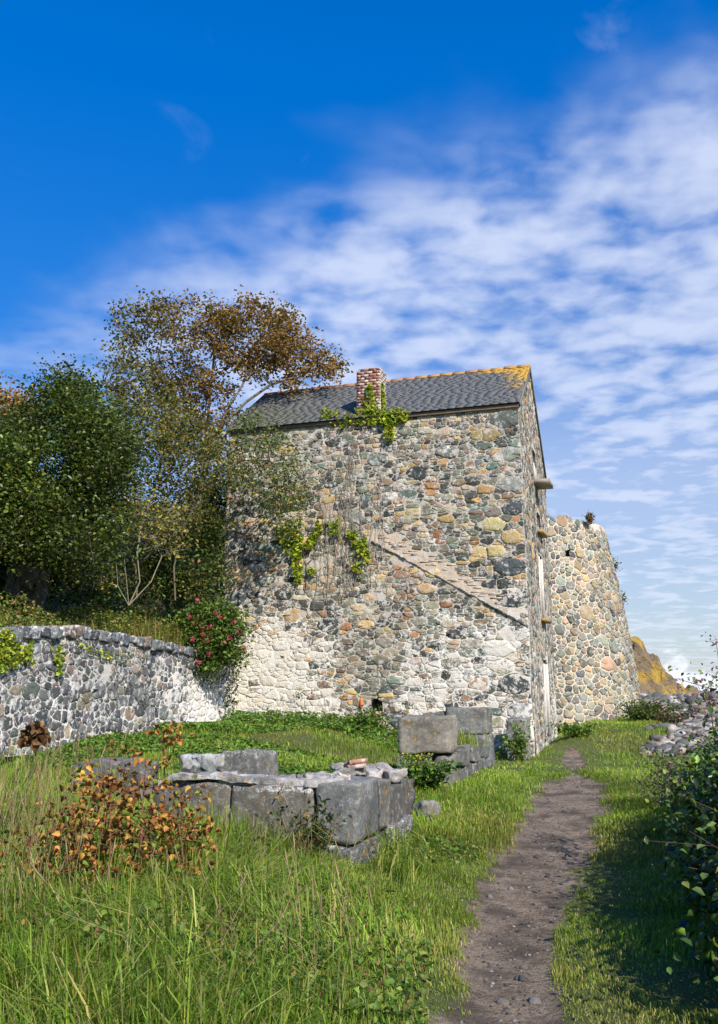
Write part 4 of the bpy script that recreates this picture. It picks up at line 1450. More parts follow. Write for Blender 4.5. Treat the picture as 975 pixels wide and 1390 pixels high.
# lichened bare shrub with yellow leaves in front of it
tg = np.vstack([sample_region([[(165, 660), (240, 690), (262, 720), (240, 760), (200, 740), (170, 720)]], (19.2, 20.4), 46, g), sample_region([[(118, 765), (150, 745), (160, 790), (130, 800)]], (19.2, 20.2), 8, g)])
b0 = at(175, 822, 19.8)
make_tree('yellowing_shrub', 'half-bare shrub with grey lichened stems and few yellow leaves above the low wall', 'shrub',
          [(None, [b0, q(172, 790, 19.8), q(168, 750, 19.8), q(170, 715, 19.8)]), (0, [q(190, 790, 19.8), q(186, 750, 19.7), q(192, 712, 19.7)]), (0, [q(160, 795, 19.6), q(158, 765, 19.5)]), (0, [q(205, 790, 19.9), q(220, 755, 19.9)])],
          tg, 16, (.15, .15, .13), .085, [(0.26, .22, .03), (0.14, .135, .04), (0.10, .10, .03)], [3, 4, 3], 105, tip=.006, bark=(0.30, .265, .18), sag=-.05)
# branches of an apple tree hanging in front of the wall
tg = np.vstack([sample_region([[(305, 595), (345, 570), (410, 610), (420, 650), (400, 690), (370, 700), (330, 680), (300, 650)]], (20.7, 21.9), 64, g),
                sample_region([[(318, 570), (355, 560), (360, 585), (325, 590)]], (20.8, 21.6), 8, g), sample_region([[(355, 680), (400, 655), (422, 660), (405, 715), (372, 715)]], (20.9, 21.8), 18, g)])
b0 = at(238, 815, 21.2)
make_tree('apple_tree', 'spreading apple tree with small green leaves reaching across the left of the stone wall', 'tree',
          [(None, [b0, q(236, 770, 21.2), q(250, 715, 21.2), q(270, 670, 21.2), q(300, 640, 21.2), q(330, 625, 21.3), q(365, 625, 21.3)]), (4, [q(310, 620, 21.1), q(335, 595, 21.2)]), (4, [q(325, 655, 21.1), q(360, 675, 21.2), q(385, 690, 21.3)])],
          tg, 40, (.17, .17, .14), .075, [(0.075, .10, .025), (0.10, .125, .035), (0.055, .075, .018), (0.20, .19, .03)], [4, 4, 3, 1], 106, tip=.005, bark=(0.13, .105, .08), keep=not_in_house)


def shrub(name, label, base, targets, per, sig, size, pal, w, seed, mat=None, cat='shrub', colf=None, bark=(0.1, .08, .05), group=None, tip=.004, up=.35):
    return make_tree(name, label, cat, [(None, [base, base + (0, 0, .25)])], targets, per, sig, size, pal, w, seed, mat=mat, colf=colf, bark=bark, group=group, rmax=.03, tip=tip, up=up)


# undergrowth on the bank
FERN = [(0.055, .085, .018), (0.09, .12, .022), (0.13, .12, .03), (0.03, .05, .012), (0.16, .09, .03)]
b0 = at(255, 815, 21.8)
shrub('dark_bramble', 'dark bramble thicket filling the gap between the trees and the building corner', b0,
      sample_region([[(180, 760), (240, 725), (300, 700), (298, 815), (180, 815)]], (21.6, 23.2), 80, g), 90, (.2, .22, .17), .085, FERN, [4, 2, 1, 4, 1], 111)
b0 = at(100, 815, 20.8)
shrub('dark_undergrowth', 'dark leafy undergrowth beneath the dense green tree', b0, sample_region([[(-20, 745), (165, 765), (165, 815), (-20, 815)]], (20.4, 21.6), 60, g), 90, (.25, .25, .17), .09, FERN, [3, 1, 0, 6, 0], 112)
b0 = at(290, 690, 27)
shrub('hill_bush', 'mossy green bush on the slope just left of the building', b0, sample_region([[(262, 660), (306, 645), (303, 745), (255, 745)]], (26, 29), 46, g), 110, (.34, .3, .25), .11, FERN, [3, 5, 2, 1, 1], 113)
# strip of herbs along the wall top: uncountable
gs = np.random.default_rng(17)
hb = MB()
n = 30000
u = gs.uniform(0.2, 11.5, n)
q_ = gs.uniform(0.25, 2.6, n) ** 1.0
s = WALL_S - q_
hgt = gs.uniform(0.02, 1, n) ** 1.3 * (0.42 + 0.40 * sstep(5.5, 1.0, u) + .22 * sstep(0.4, 1.6, q_)) * (1 + .6 * wob(np.stack([u, q_, 0 * u], 1), 1.6)).clip(.3, 2)
P = B(s, -u, bank_z(s, -u) + hgt)
leaf_quads(hb, P, .07, leaf_cols(n, gs, [(0.12, .19, .03), (0.19, .24, .045), (0.29, .23, .07), (0.09, .13, .03), (0.45, .37, .04), (.26, .13, .05)], [4, 4, 3, 2, .6, 1]), gs, .5)
tag(hb.build('bank_herbs', M_LEAF), kind='stuff', label='mixed green herbs and grasses growing along the bank above the low wall', cat='herbs')

GRB = [(0.16, .24, .03), (0.24, .28, .05), (0.36, .28, .10), (0.30, .15, .06), (0.44, .36, .18)]
n = 14000
u = gs.uniform(0.1, 11.5, n); q_ = gs.uniform(0.2, 2.8, n)
P = B(WALL_S - q_, -u, bank_z(WALL_S - q_, -u))
LATER = (P, gs.uniform(.3, 1.0, n) * (.50 + .25 * sstep(5, 1, u)) * (1 + .5 * wob(P, 1.3)).clip(.3, 2), leaf_cols(n, gs, GRB, [4, 4, 3, 2, 2]))

# valerian bush with pink flowers hanging over the wall end
val = thing('valerian_bush', tuple(B(.2, -1.5, 2.4)), 'bushy plant with pink red flowers spilling over the right end of the low wall', 'flowers')
gv = np.random.default_rng(23)
vt = np.vstack([sample_region([[(240, 830), (290, 818), (330, 835), (335, 870), (322, 905), (290, 895), (255, 872)]], (20.7, 22.0), 90, gv), sample_region([[(258, 870), (300, 880), (290, 915), (262, 905)]], (20.9, 21.5), 16, gv)])
sv, dv = tosd(vt[:, 0], vt[:, 1])
nodes, par, ends = grow([(None, [B(.2, -1.5, 2.4), B(.25, -1.4, 2.6)])], vt, gv)
mb = MB(); wood(mb, nodes, par, .004, (0.09, .11, .03), .012, gv); mb.build('stem', M_BARK, val)
pts = np.repeat(vt, 55, 0) + gv.normal(0, 1, (len(vt) * 55, 3)) * (.13, .13, .11)
lb = MB(); leaf_quads(lb, pts, .085, leaf_cols(len(pts), gv, [(0.11, .18, .03), (0.16, .23, .04), (0.08, .12, .025)], [4, 3, 3]), gv, .4); lb.build('foliage', M_LEAF, val)
fs = np.vstack([at(x, y, 20.75) for x, y in [(266, 845), (285, 850), (276, 862), (300, 838), (318, 845), (325, 858), (262, 868), (305, 872), (332, 880), (283, 888), (270, 900), (292, 832), (268, 815), (312, 866), (275, 852), (258, 838), (281, 870)]])
for f_ in fs:
    fl = MB(); pts = f_ + gv.normal(0, .022, (40, 3))
    leaf_quads(fl, pts, .05, leaf_cols(len(pts), gv, [(0.62, .10, .14), (0.52, .10, .16), (0.66, .18, .20)], [3, 3, 2]), gv); fl.build('flower_head', M_LEAF, val)

# ivy on chimney and wall
IVY = [(0.36, .43, .035), (0.50, .52, .05), (0.23, .32, .035), (0.62, .54, .07), (0.13, .21, .025)]


def ivy(name, label, polys, n, seed, stems, dmin=0.05, dmax=0.16, pal=IVY, w=(4, 4, 3, 1, 2), size=.085, extra=None):
    g = np.random.default_rng(seed)
    pts = []
    for pg in polys:
        m = int(n * pg[0])
        S = sample_region([pg[1]], (21, 22), m, g)
        # put on the front wall plane
        cen = np.array((0, 0, EYE))
        D = S - cen
        nn = np.array((-DH[0], -DH[1], 0)); p0 = np.array((L0[0], L0[1], 0))
        t = ((p0 - cen) @ nn) / (D @ nn)
        W = cen + D * t[:, None]
        W = W + nn * g.uniform(dmin, dmax, m)[:, None] + np.stack([np.zeros(m), np.zeros(m), g.normal(0, .02, m)], 1)
        pts.append(W)
    pts = np.vstack(pts)
    # clumping: keep leaves where a smooth noise is high
    kk = wob(pts, 2.6) + g.normal(0, .35, len(pts)) > -0.35
    pts = pts[kk]
    if extra is not None: pts = np.vstack([pts, extra])
    root = thing(name, tuple(pts[np.argmin(pts[:, 2])]), label, 'ivy')
    mb = MB()
    for st in stems:
        W = []
        for x, z in st: W.append(B(x, -0.035 - 0.02 * random.random(), z))
        W = np.array(W)
        fine = np.vstack([np.linspace(W[i], W[i + 1], 7)[:-1] for i in range(len(W) - 1)] + [W[-1:]])
        fine = fine + np.stack([g.normal(0, .018, len(fine)), np.zeros(len(fine)), g.normal(0, .01, len(fine))], 1)
        tube(mb, fine, np.linspace(.012, .005, len(fine)), (0.22, .17, .12, 0), 4)
    mb.build('stem', M_BARK, root)
    lb = MB(); leaf_quads(lb, pts, size, leaf_cols(len(pts), g, pal, w), g, .2, .85, .15); lb.build('leaves', M_LEAF, root)
    return root


gi = np.random.default_rng(9)
rx = []
for _ in range(420):                                  # ivy lying up the chimney sides and on the slates
    z = gi.uniform(8.35, 9.35); side = gi.integers(2)
    w_ = 0.30 * (1.1 - (z - 8.35))
    rx.append(B(3.97 + 0.06 + gi.normal(0, 1) * w_ * .5, -0.06 - gi.uniform(0, .06), z) if side else B(4.33 + gi.uniform(0, .05), gi.uniform(0, .4) * (9.3 - z), z))
ivy('chimney_ivy', 'yellow green ivy climbing from the eaves up the brick chimney', [(.42, [(440, 555), (478, 562), (480, 578), (452, 582), (436, 572)]), (.5, [(512, 560), (545, 556), (560, 560), (552, 574), (520, 580)]), (.22, [(520, 575), (538, 575), (536, 600), (524, 598)]), (.3, [(480, 556), (515, 556), (515, 580), (480, 576)])], 900, 201,
    [[(3.9, 8.3), (3.85, 8.7), (4.05, 9.2)], [(4.2, 8.2), (4.7, 8.35), (5.0, 8.4)], [(3.7, 8.2), (3.2, 8.15), (2.9, 8.2)]], extra=np.array(rx))
ivy('wall_ivy', 'green ivy patch hanging at the left middle of the front wall below the apple branches', [(.5, [(375, 712), (415, 705), (412, 745), (400, 760), (378, 735)]), (.25, [(398, 745), (412, 745), (412, 790), (400, 795)]), (.35, [(412, 745), (430, 715), (438, 698), (440, 720), (425, 745)]), (.1, [(445, 700), (462, 705), (465, 730), (448, 725)]), (.05, [(420, 770), (430, 770), (430, 780), (420, 780)])], 900, 202,
    [[(2.35, 4.0), (2.3, 4.8), (2.0, 5.6)], [(2.3, 4.6), (2.7, 5.3), (2.75, 6.0)]], pal=IVY)
ivy('wall_ivy', 'bright yellow green ivy tuft near the top of the diagonal roof scar', [(.7, [(480, 735), (500, 730), (505, 760), (492, 788), (478, 770)]), (.12, [(472, 722), (486, 722), (486, 732), (474, 732)])], 520, 203, [[(3.6, 4.1), (3.75, 4.8), (3.6, 5.3)]])
# dead creeper stems on the wall
cr = thing('dead_creeper', tuple(B(3.3, -.03, 4.2)), 'leafless brown creeper stems spread over the wall below the chimney', 'creeper')
gd = np.random.default_rng(31)
mb = MB()
for k in range(40):
    x = gd.normal(3.5, .55); z = gd.uniform(3.6, 5.0); pts = []
    top = gd.uniform(5.6, 8.2)
    while z < top:
        pts.append(B(np.clip(x, .4, 7), -0.035 - abs(gd.normal(0, .012)), z)); z += gd.uniform(.12, .22); x += gd.normal(0, .045) + .01 * (3.9 - x)
    if len(pts) > 3: tube(mb, pts, np.linspace(.007, .003, len(pts)), np.array((0.36, .29, .22)) * gd.uniform(.6, 1.3), 3)
mb.build('stem', M_BARK, cr)
for (lab, poly, nn, sd, zz) in (('yellowing ivy drape at the far left of the low limewashed wall', [(-20, 850), (10, 856), (26, 880), (42, 868), (38, 905), (30, 925), (22, 900), (8, 912), (-20, 915)], 800, 301, 0), ('narrow green ivy strand on the low limewashed wall', [(68, 878), (82, 876), (80, 918), (72, 916)], 200, 302, 0),
                                ('small yellow green ivy sprays on the stones of the low wall', [(100, 872), (175, 890), (160, 900), (105, 884)], 60, 303, 0), ('dark green ivy in the corner where the low wall meets the building', [(306, 925), (326, 900), (332, 960), (318, 972), (300, 958)], 330, 304, 0)):
    gl = np.random.default_rng(sd)
    S = sample_region([poly], (14, 20), nn, gl)
    cen = np.array((0, 0, EYE)); D = S - cen
    nn_ = np.array((SH[0], SH[1], 0)); p0 = B(WALL_S, 0, 0)
    t = ((p0 - cen) @ nn_) / (D @ nn_)
    W = cen + D * t[:, None] + nn_ * gl.uniform(.03, .12, nn)[:, None]
    if nn > 150: W = W[wob(W, 3.2) + gl.normal(0, .3, nn) > -.25]
    nn = len(W)
    root = thing('wall_ivy', tuple(W[np.argmin(W[:, 2])]), lab, 'ivy')
    mb = MB()
    for k in range(3):
        a_ = W[0]; b_ = W[gl.integers(nn)]
        tube(mb, np.linspace(a_, b_, 6) + gl.normal(0, .012, (6, 3)), .006, (0.2, .17, .1), 4)
    mb.build('stem', M_BARK, root)
    lb = MB(); leaf_quads(lb, W, .07, leaf_cols(nn, gl, IVY if sd != 304 else G1, [4, 3, 3, 1, 3] if sd != 304 else [3, 3, 2, 1]), gl, .2, .8); lb.build('leaves', M_LEAF, root)

# tufts growing out of the tower
for (px, py, lab, sp) in ((840, 768, 'green tuft sprouting from the right edge of the tower, upper one', .20), (849, 812, 'yellow green tuft sprouting from the right edge of the tower, lower one', .20), (808, 697, 'dry brown tuft on the top rim of the tower', .13)):
    gl = np.random.default_rng(px)
    p = at(px - 8, py + (6 if px < 820 else 0), 36.0 if px > 820 else 33.4)
    root = thing('tower_weed', tuple(p), lab, 'weed')
    mb = MB(); 
    for k in range(7): tube(mb, [p, p + gl.normal(0, .1, 3) + (0.06, 0, .05), p + gl.normal(0, .18, 3) + (.1, 0, .05)], [.012, .008, .004], (0.12, .11, .05), 3)
    mb.build('stem', M_BARK, root)
    n = 170
    P = p + gl.normal(0, 1, (n, 3)) * (sp * .6, sp * .6, sp * .75)
    lb = MB(); leaf_quads(lb, P, .10, leaf_cols(n, gl, FERN if px > 845 else (G1 if px > 820 else BRN), [1, 4, 2, 1, 0] if px > 845 else ([2, 3, 3, 2] if px > 820 else [3, 3, 1, 1, 2])), gl); lb.build('foliage', M_LEAF, root)

# ------------------------------------------------------------------ right-hand bush
BUSH = [(0.055, .10, .02), (0.085, .14, .026), (0.13, .19, .035), (0.04, .07, .016), (0.22, .26, .04)]
gr = np.random.default_rng(41)
cl_pts = []
for k in range(780):
    Y = gr.uniform(4.4, 12.6)
    f = np.interp(Y, [4.4, 6, 8, 10, 12.6], [1.95, 2.35, 2.95, 3.8, 5.0])
    X = f + gr.exponential(.75)
    if X > f + 2.6: continue
    hmax = np.interp(Y, [4.4, 6, 8, 10, 12.6], [1.45, 1.75, 1.6, 1.15, 0.5]) * min(1.0, 0.40 + (X - f) * .75)
    z = ground_z(X, Y) + gr.uniform(0.05, 1) ** .8 * hmax
    cl_pts.append((X, Y, float(z)))
cl_pts = np.array(cl_pts)
shrub('leafy_bush', 'big dark green leafy bush along the right side of the path', np.array((4.6, 8.6, .25)), cl_pts, 95, (.17, .19, .15), .06, BUSH, [5, 5, 3, 4, 1], 121, mat=M_GLOSS, bark=(0.14, .085, .06), up=.3, colf=lambda p, c, g: c * np.clip(.8 + .6 * wob(p, 2.2), .3, 1.6)[:, None])
sp_t = np.vstack([sample_region([[(935, 915), (975, 905), (1010, 900), (1010, 960), (960, 965), (940, 940)]], (8.2, 9.0), 8, gr), sample_region([[(930, 950), (965, 955), (950, 1010), (925, 1000)]], (8.2, 9.0), 5, gr), at(972, 868, 8.4)[None], at(966, 935, 8.3)[None], at(922, 922, 8.4)[None]])
b0 = np.array((3.55, 8.6, .2))
make_tree('purple_sprigged_shrub', 'thin shrub with purple tinged leaves rising above the right bush against the sea', 'shrub', [(None, [b0, q(985, 1100, 8.6), q(972, 1020, 8.6), q(965, 960, 8.5)])], sp_t, 17, (.07, .07, .06), .042,
          [(0.10, .05, .06), (0.06, .075, .03), (0.14, .06, .07), (0.10, .13, .03)], [3, 3, 2, 3], 122, tip=.0025, rmax=.012, bark=(0.12, .06, .05))
b0 = np.array((4.0, 12.0, .2))
shrub('dry_bramble', 'dull brown half-dead bramble between the grass and the right bush', b0, sample_region([[(885, 1040), (930, 1030), (935, 1085), (890, 1095)]], (11.4, 12.6), 26, gr), 46, (.13, .13, .1), .045, [(0.10, .085, .06), (0.06, .075, .025), (0.15, .12, .08)], [3, 3, 2], 123, bark=(.16, .13, .1))

# ------------------------------------------------------------------ grass
def blades(mb, X, Y, Z, H, Wd, cols, g, lean=.35, bend=.5):
    n = len(X)
    th = g.uniform(0, 6.283, n)
    dx = np.cos(th); dy = np.sin(th)
    ph = g.uniform(0, 6.283, n); ln = np.abs(g.normal(0, lean, n))
    PP = np.stack([X, Y, 0 * X], 1)
    ph = 0.45 * ph + 3.4 * wob(PP, 1.4) + 2.0
    ln = ln * (1 + .8 * wob(PP + 3, 1.9)).clip(.2, 2.2)
    lx = np.cos(ph) * ln * H; ly = np.sin(ph) * ln * H
    P0 = np.stack([X, Y, Z - .01], 1)
    W = (Wd * .5)[:, None] * np.stack([dx, dy, 0 * dx], 1)
    M1 = P0 + np.stack([lx * .25, ly * .25, H * .5], 1)
    M2 = P0 + np.stack([lx * (.65), ly * (.65), H * (.86 - .1 * ln)], 1)
    T = P0 + np.stack([lx * (1 + bend * .3), ly * (1 + bend * .3), H * (1.0 - .32 * np.minimum(ln * 1.5, 1) * bend * 2)], 1)
    V = np.stack([P0 - W, P0 + W, M1 - W * .85, M1 + W * .85, M2 - W * .55, M2 + W * .55, T], 1).reshape(-1, 3)
    i = np.arange(n)[:, None] * 7
    Q = np.concatenate([i + np.array([[0, 1, 3, 2]]), i + np.array([[2, 3, 5, 4]])])
    Tr = i + np.array([[4, 5, 6]])
    c = np.repeat(cols, 7, 0).reshape(n, 7, 3)
    mb.add(V, quads=Q, tris=Tr, col=c.reshape(-1, 3))


mb = MB()
blades(mb, LATER[0][:, 0], LATER[0][:, 1], LATER[0][:, 2], LATER[1], np.full(len(LATER[1]), .014), LATER[2], np.random.default_rng(4), .6)
tag(mb.build('bank_grass', M_GRASS), kind='stuff', label='rough green and tawny grass on the bank behind the low wall', cat='grass')


def in_view(X, Y, m=1.0):
    return (np.abs(X) < 0.43 * Y + m)


def clear_of_walls(X, Y):
    s, d = tosd(X, Y)
    ok = ~((s > -.02) & (s < BW + .05) & (d > -.03) & (d < BD + .05))
    ok &= ~((s < WALL_S + .03) & (d < 0.1))
    r = np.hypot(X - TC[0], Y - TC[1])
    ok &= r > 4.2
    # ruins
    a = (X - PC[0]) * SH[0] + (Y - PC[1]) * SH[1]; b = (X - PC[0]) * DH[0] + (Y - PC[1]) * DH[1]
    ok &= ~((a > -.5) & (a < .05) & (b > 0) & (b < 4.1)) & ~((a > -.9) & (a < .02) & (b > 0) & (b < .65))
    a = (X - C[0]) * SH[0] + (Y - C[1]) * SH[1]; b = (X - C[0]) * DH[0] + (Y - C[1]) * DH[1]
    ok &= ~((a > -.46) & (a < .06) & (b > 0) & (b < 1.95)) & ~((a > -2.2) & (a < .0) & (b > -.03) & (b < .46))
    return ok


gg = np.random.default_rng(55)


def field(n, x0, x1, y0, y1, hf, wd, pal, w, name, label, cat, extra=None, lean=.4, tint=True):
    X = gg.uniform(x0, x1, n); Y = gg.uniform(y0, y1, n)
    k = in_view(X, Y) & clear_of_walls(X, Y)
    X, Y = X[k], Y[k]
    pm = path_mask(X, Y)
    k = gg.uniform(0, 1, len(X)) > np.minimum(pm * 1.02, 1.02) ** 1.8
    if extra is not None: k &= extra(X, Y)
    X, Y = X[k], Y[k]
    P = np.stack([X, Y, 0 * X], 1)
    H = hf(X, Y) * gg.uniform(.45, 1.25, len(X)) * (1 + .55 * wob(P, 1.6) + .3 * wob(P, 4)).clip(.25, 2.2)
    cols = leaf_cols(len(X), gg, pal, w, .22) * (1 + .28 * wob(P, .9)).clip(.5, 1.6)[:, None]
    # drier, yellower patches
    y_ = sstep(.1, .7, wob(P + 7.7, .55))[:, None]
    if tint: cols = cols * (1 - .6 * y_) + cols.mean(1, keepdims=True) * np.array((1.75, 1.35, .42)) * .6 * y_
    mb = MB()
    blades(mb, X, Y, ground_z(X, Y), H, np.full(len(X), wd) * (.6 + Y * .05), cols, gg, lean)
    return tag(mb.build(name, M_GRASS), kind='stuff', label=label, cat=cat)


GR = [(0.16, .28, .03), (0.24, .36, .04), (0.34, .41, .055), (0.42, .42, .11), (0.54, .45, .21)]


def h_left(X, Y):
    cx = np.interp(Y, PATH[:, 1], PATH[:, 0])
    hw = np.interp(Y, PATH[:, 1], PATH[:, 2])
    l = cx - hw - X                     # how far left of the trodden edge
    r = X - cx - hw
    h = 0.035 + .05 * sstep(.0, .5, l) + .22 * sstep(.35, 1.7, l) * sstep(13, 8.5, Y) + .16 * sstep(1.6, 3.2, l) * sstep(13, 8, Y)
    h = h + .04 * sstep(.0, .6, r) + .15 * sstep(.5, 1.4, r) * sstep(13, 8, Y)
    h = h + .30 * sstep(-2.3, -3.4, X) * sstep(12, 8, Y)
    h = h - .16 * np.exp(-((X - C[0] - .25) / .7) ** 2 - ((Y - C[1] + .25) / .9) ** 2)
    return np.maximum(h, .035)


field(130000, -5, 4.2, 3.2, 9.5, h_left, .008, GR, [4, 4, 3, 1, .8], 'tall_grass', 'long green grass with dry stalks in the foreground beside the path', 'grass', lean=.62)
field(120000, -8, 7, 9.5, 17.0, lambda X, Y: np.maximum(h_left(X, Y), .07), .009, GR, [4, 4, 3, 1, .6], 'grass', 'green grass around the ruined walls', 'grass')
field(90000, -8, 12, 17.0, 36.0, lambda X, Y: h_left(X, Y) * 1.0 + .05 * sstep(29, 31, Y), .010, GR, [4, 5, 3, 1, .4], 'short_grass', 'short grass at the foot of the building and tower', 'grass', extra=lambda X, Y: X < beach_x0(Y) + .3)

field(170000, -2.6, 5.2, 3.2, 13.5, lambda X, Y: 0.055 + 0 * X, .006, [(0.15, .23, .03), (0.22, .30, .04), (0.32, .33, .07), (0.42, .36, .14)], [4, 4, 2, 1], 'turf', 'matted short turf between the path and the long grass', 'grass', lean=.9)
n = 26000
X = gg.uniform(-5, 1.6, n); Y = gg.uniform(4.0, 10.0, n)
l_ = np.interp(Y, PATH[:, 1], PATH[:, 0]) - np.interp(Y, PATH[:, 1], PATH[:, 2]) - X
k = in_view(X, Y) & clear_of_walls(X, Y) & (l_ > .1) & (wob(np.stack([X, Y, 0 * X], 1), 1.1) + .25 * wob(np.stack([X, Y, 0 * X], 1), 4) > .10 - .25 * sstep(1.2, 3, l_))
X, Y, l_ = X[k], Y[k], l_[k]
P = np.stack([X, Y, ground_z(X, Y) + gg.uniform(.02, 1, len(X)) * (.06 + .30 * sstep(.1, 1.8, l_))], 1)
mb = MB(); leaf_quads(mb, P, .042, leaf_cols(len(X), gg, [(0.10, .19, .03), (0.16, .25, .04), (0.24, .27, .06), (0.30, .16, .07), (0.07, .12, .02)], [4, 4, 2, 1.2, 2]), gg, .5, .7)
tag(mb.build('meadow_herbs', M_LEAF), kind='stuff', label='small leafy herbs growing through the long foreground grass', cat='herbs')
n = 9000
X = gg.uniform(-5, 1.2, n); Y = gg.uniform(4.2, 9.4, n)
l_ = np.interp(Y, PATH[:, 1], PATH[:, 0]) - np.interp(Y, PATH[:, 1], PATH[:, 2]) - X
k = in_view(X, Y) & clear_of_walls(X, Y) & (l_ > .5) & (wob(np.stack([X, Y, 0 * X], 1), 2.1) > -.15)
X, Y = X[k], Y[k]
mb = MB(); blades(mb, X, Y, ground_z(X, Y), gg.uniform(.3, .72, len(X)) * (.55 + .45 * sstep(.5, 2, l_[k])), np.full(len(X), .011), leaf_cols(len(X), gg, [(0.20, .30, .04), (0.30, .37, .06), (0.46, .40, .14), (0.14, .22, .03)], [4, 4, 2, 2]), gg, .9, .8)
tag(mb.build('long_grass_blades', M_GRASS), kind='stuff', label='long arching grass blades in the left foreground', cat='grass')
# leafy weeds covering the yard
n = 60000
X = gg.uniform(-5.5, 4.0, n); Y = gg.uniform(14.5, 24.0, n)
s, d = tosd(X, Y)
k = (s > WALL_S + .05) & (s < 7.2) & (d < -.04) & clear_of_walls(X, Y) & in_view(X, Y) & (wob(np.stack([X, Y, 0 * X], 1), .9) + .9 * sstep(-2.6, -.3, d) + .5 * sstep(4, 0, s) > -.05)
X, Y, s, d = X[k], Y[k], s[k], d[k]
hh = (.06 + .22 * sstep(-1.6, -.1, d) + .06 * sstep(2.5, .3, s)) * (1 + .5 * wob(np.stack([X, Y, 0 * X], 1), 1.7))
P = np.stack([X, Y, ground_z(X, Y) + gg.uniform(0, 1, len(X)) ** .7 * hh], 1)
mb = MB(); leaf_quads(mb, P, .075, leaf_cols(len(X), gg, [(0.10, .20, .026), (0.15, .26, .035), (0.20, .30, .045), (0.07, .13, .02)], [4, 4, 2, 2]), gg, .6)
tag(mb.build('nettle_carpet', M_LEAF), kind='stuff', label='low carpet of leafy green weeds in the yard before the building', cat='weeds')


def leafy_clump(name, label, c, rad, h, n, size, pal, w, seed, mat=None, cat='weed', ns=14, group=None):
    g = np.random.default_rng(seed)
    c = np.array(c, float)
    c[2] = float(ground_z(c[0], c[1]))
    root = thing(name, tuple(c), label, cat, group)
    mb = MB(); P = []
    for k in range(ns):
        e = c + np.array((*g.normal(0, rad * .6, 2), h * g.uniform(.5, 1.05)))
        m_ = (c + e) / 2 + g.normal(0, .04, 3)
        tube(mb, [c + (*g.normal(0, rad * .2, 2), -.02), m_, e], [.006, .005, .003], (0.10, .11, .04), 4)
        nn = n // ns
        t = g.uniform(.2, 1, nn)[:, None]
        P.append(c + (e - c) * t + g.normal(0, 1, (nn, 3)) * (rad * .22, rad * .22, h * .08))
    mb.build('stem', M_BARK, root)
    P = np.vstack(P)
    P[:, 2] = np.maximum(P[:, 2], c[2] + .01)
    lb = MB(); leaf_quads(lb, P, size, leaf_cols(len(P), g, pal, w), g, .5); lb.build('foliage', mat or M_LEAF, root)
    return root


NET = [(0.08, .16, .022), (0.13, .22, .032), (0.19, .27, .045), (0.05, .10, .018)]
leafy_clump('nettle_clump', 'dark green nettles growing at the foot of the square pier', (0.95, 14.2, 0), .42, .42, 900, .085, NET, [4, 4, 2, 3], 401)
leafy_clump('nettle_clump', 'green leafy weeds at the foot of the front wall beside the niche', (0.15, 21.7, 0), .5, .55, 700, .085, NET, [4, 4, 3, 1], 402)
leafy_clump('nettle_clump', 'green weeds growing between the ruined wall and the building corner', tuple(B(BW - .12, -1.35, 0)), .3, .8, 520, .07, NET, [3, 4, 3, 1], 403)
leafy_clump('leafy_mound', 'green mound of low plants at the foot of the round tower', (9.6, 31.0, 0), 1.0, .75, 1900, .10, [(0.06, .11, .016), (0.10, .15, .025), (0.14, .14, .03), (0.16, .085, .04)], [4, 4, 2, .6], 404, ns=30)
leafy_clump('leafy_mound', 'reddish brown low plants at the edge of the beach stones', (9.6, 28.2, 0), .6, .35, 500, .08, [(0.15, .075, .045), (0.09, .09, .03), (0.06, .09, .02)], [3, 2, 2], 405)
leafy_clump('leafy_mound', 'green weeds at the foot of the far gable corner by the path', tuple(B(BW + .7, 3.0, 0)), .5, .35, 700, .08, NET, [3, 4, 3, 1], 406)
leafy_clump('bramble_tangle', 'trailing bramble with small leaves spilling over the broken granite corner', (-0.45, 8.55, 0), .36, .62, 520, .05, [(0.06, .09, .02), (0.11, .10, .03), (0.20, .07, .04), (0.03, .05, .012)], [4, 3, 1.5, 3], 407)
leafy_clump('moss_tuft', 'grass tuft growing in the gap of the ruined block wall', tuple(PC + DH * 1.9 - SH * .25) + (0,), .12, .95, 10, .02, NET, [1, 1, 1, 1], 408, ns=2)
# grass growing on top of the block wall
def grass_tuft(name, label, c, rx, n, h, pal, w, seed):
    g = np.random.default_rng(seed)
    X = c[0] + g.normal(0, rx, n); Y = c[1] + g.normal(0, rx, n)
    mb = MB()
    blades(mb, X - 0, Y, np.full(n, c[2]), g.uniform(.5, 1.2, n) * h, np.full(n, .009), leaf_cols(n, g, pal, w), g, .5)
    return tag(mb.build(name, M_GRASS, loc=c), label, 'grass tuft')


p = PC + DH * 1.8 - SH * .22
grass_tuft('grass_tuft', 'tuft of grass growing on top of the low part of the ruined block wall', (p[0], p[1], .64), .16, 420, .30, GR, [3, 3, 2, 2, 1], 409)
# moss and stonecrop on the pier
gl = np.random.default_rng(66)
n = 420
a_ = gl.uniform(-.80, -.28, n); z_ = gl.uniform(.05, .62, n)
P = np.stack([PC[0] + SH[0] * a_ - DH[0] * gl.uniform(.01, .06, n), PC[1] + SH[1] * a_ - DH[1] * gl.uniform(.01, .06, n), z_], 1)
kk = wob(P, 4.0) + .6 * (z_ - .3) > -.1
lb = MB(); leaf_quads(lb, P[kk], .045, leaf_cols(int(kk.sum()), gl, IVY, [3, 3, 3, 2, 2]), gl, .2, .8)
tag(lb.build('pier_ivy', M_LEAF, loc=(PC[0] - .5, PC[1], .3)), 'yellow green ivy and moss on the front of the square pier', 'ivy')

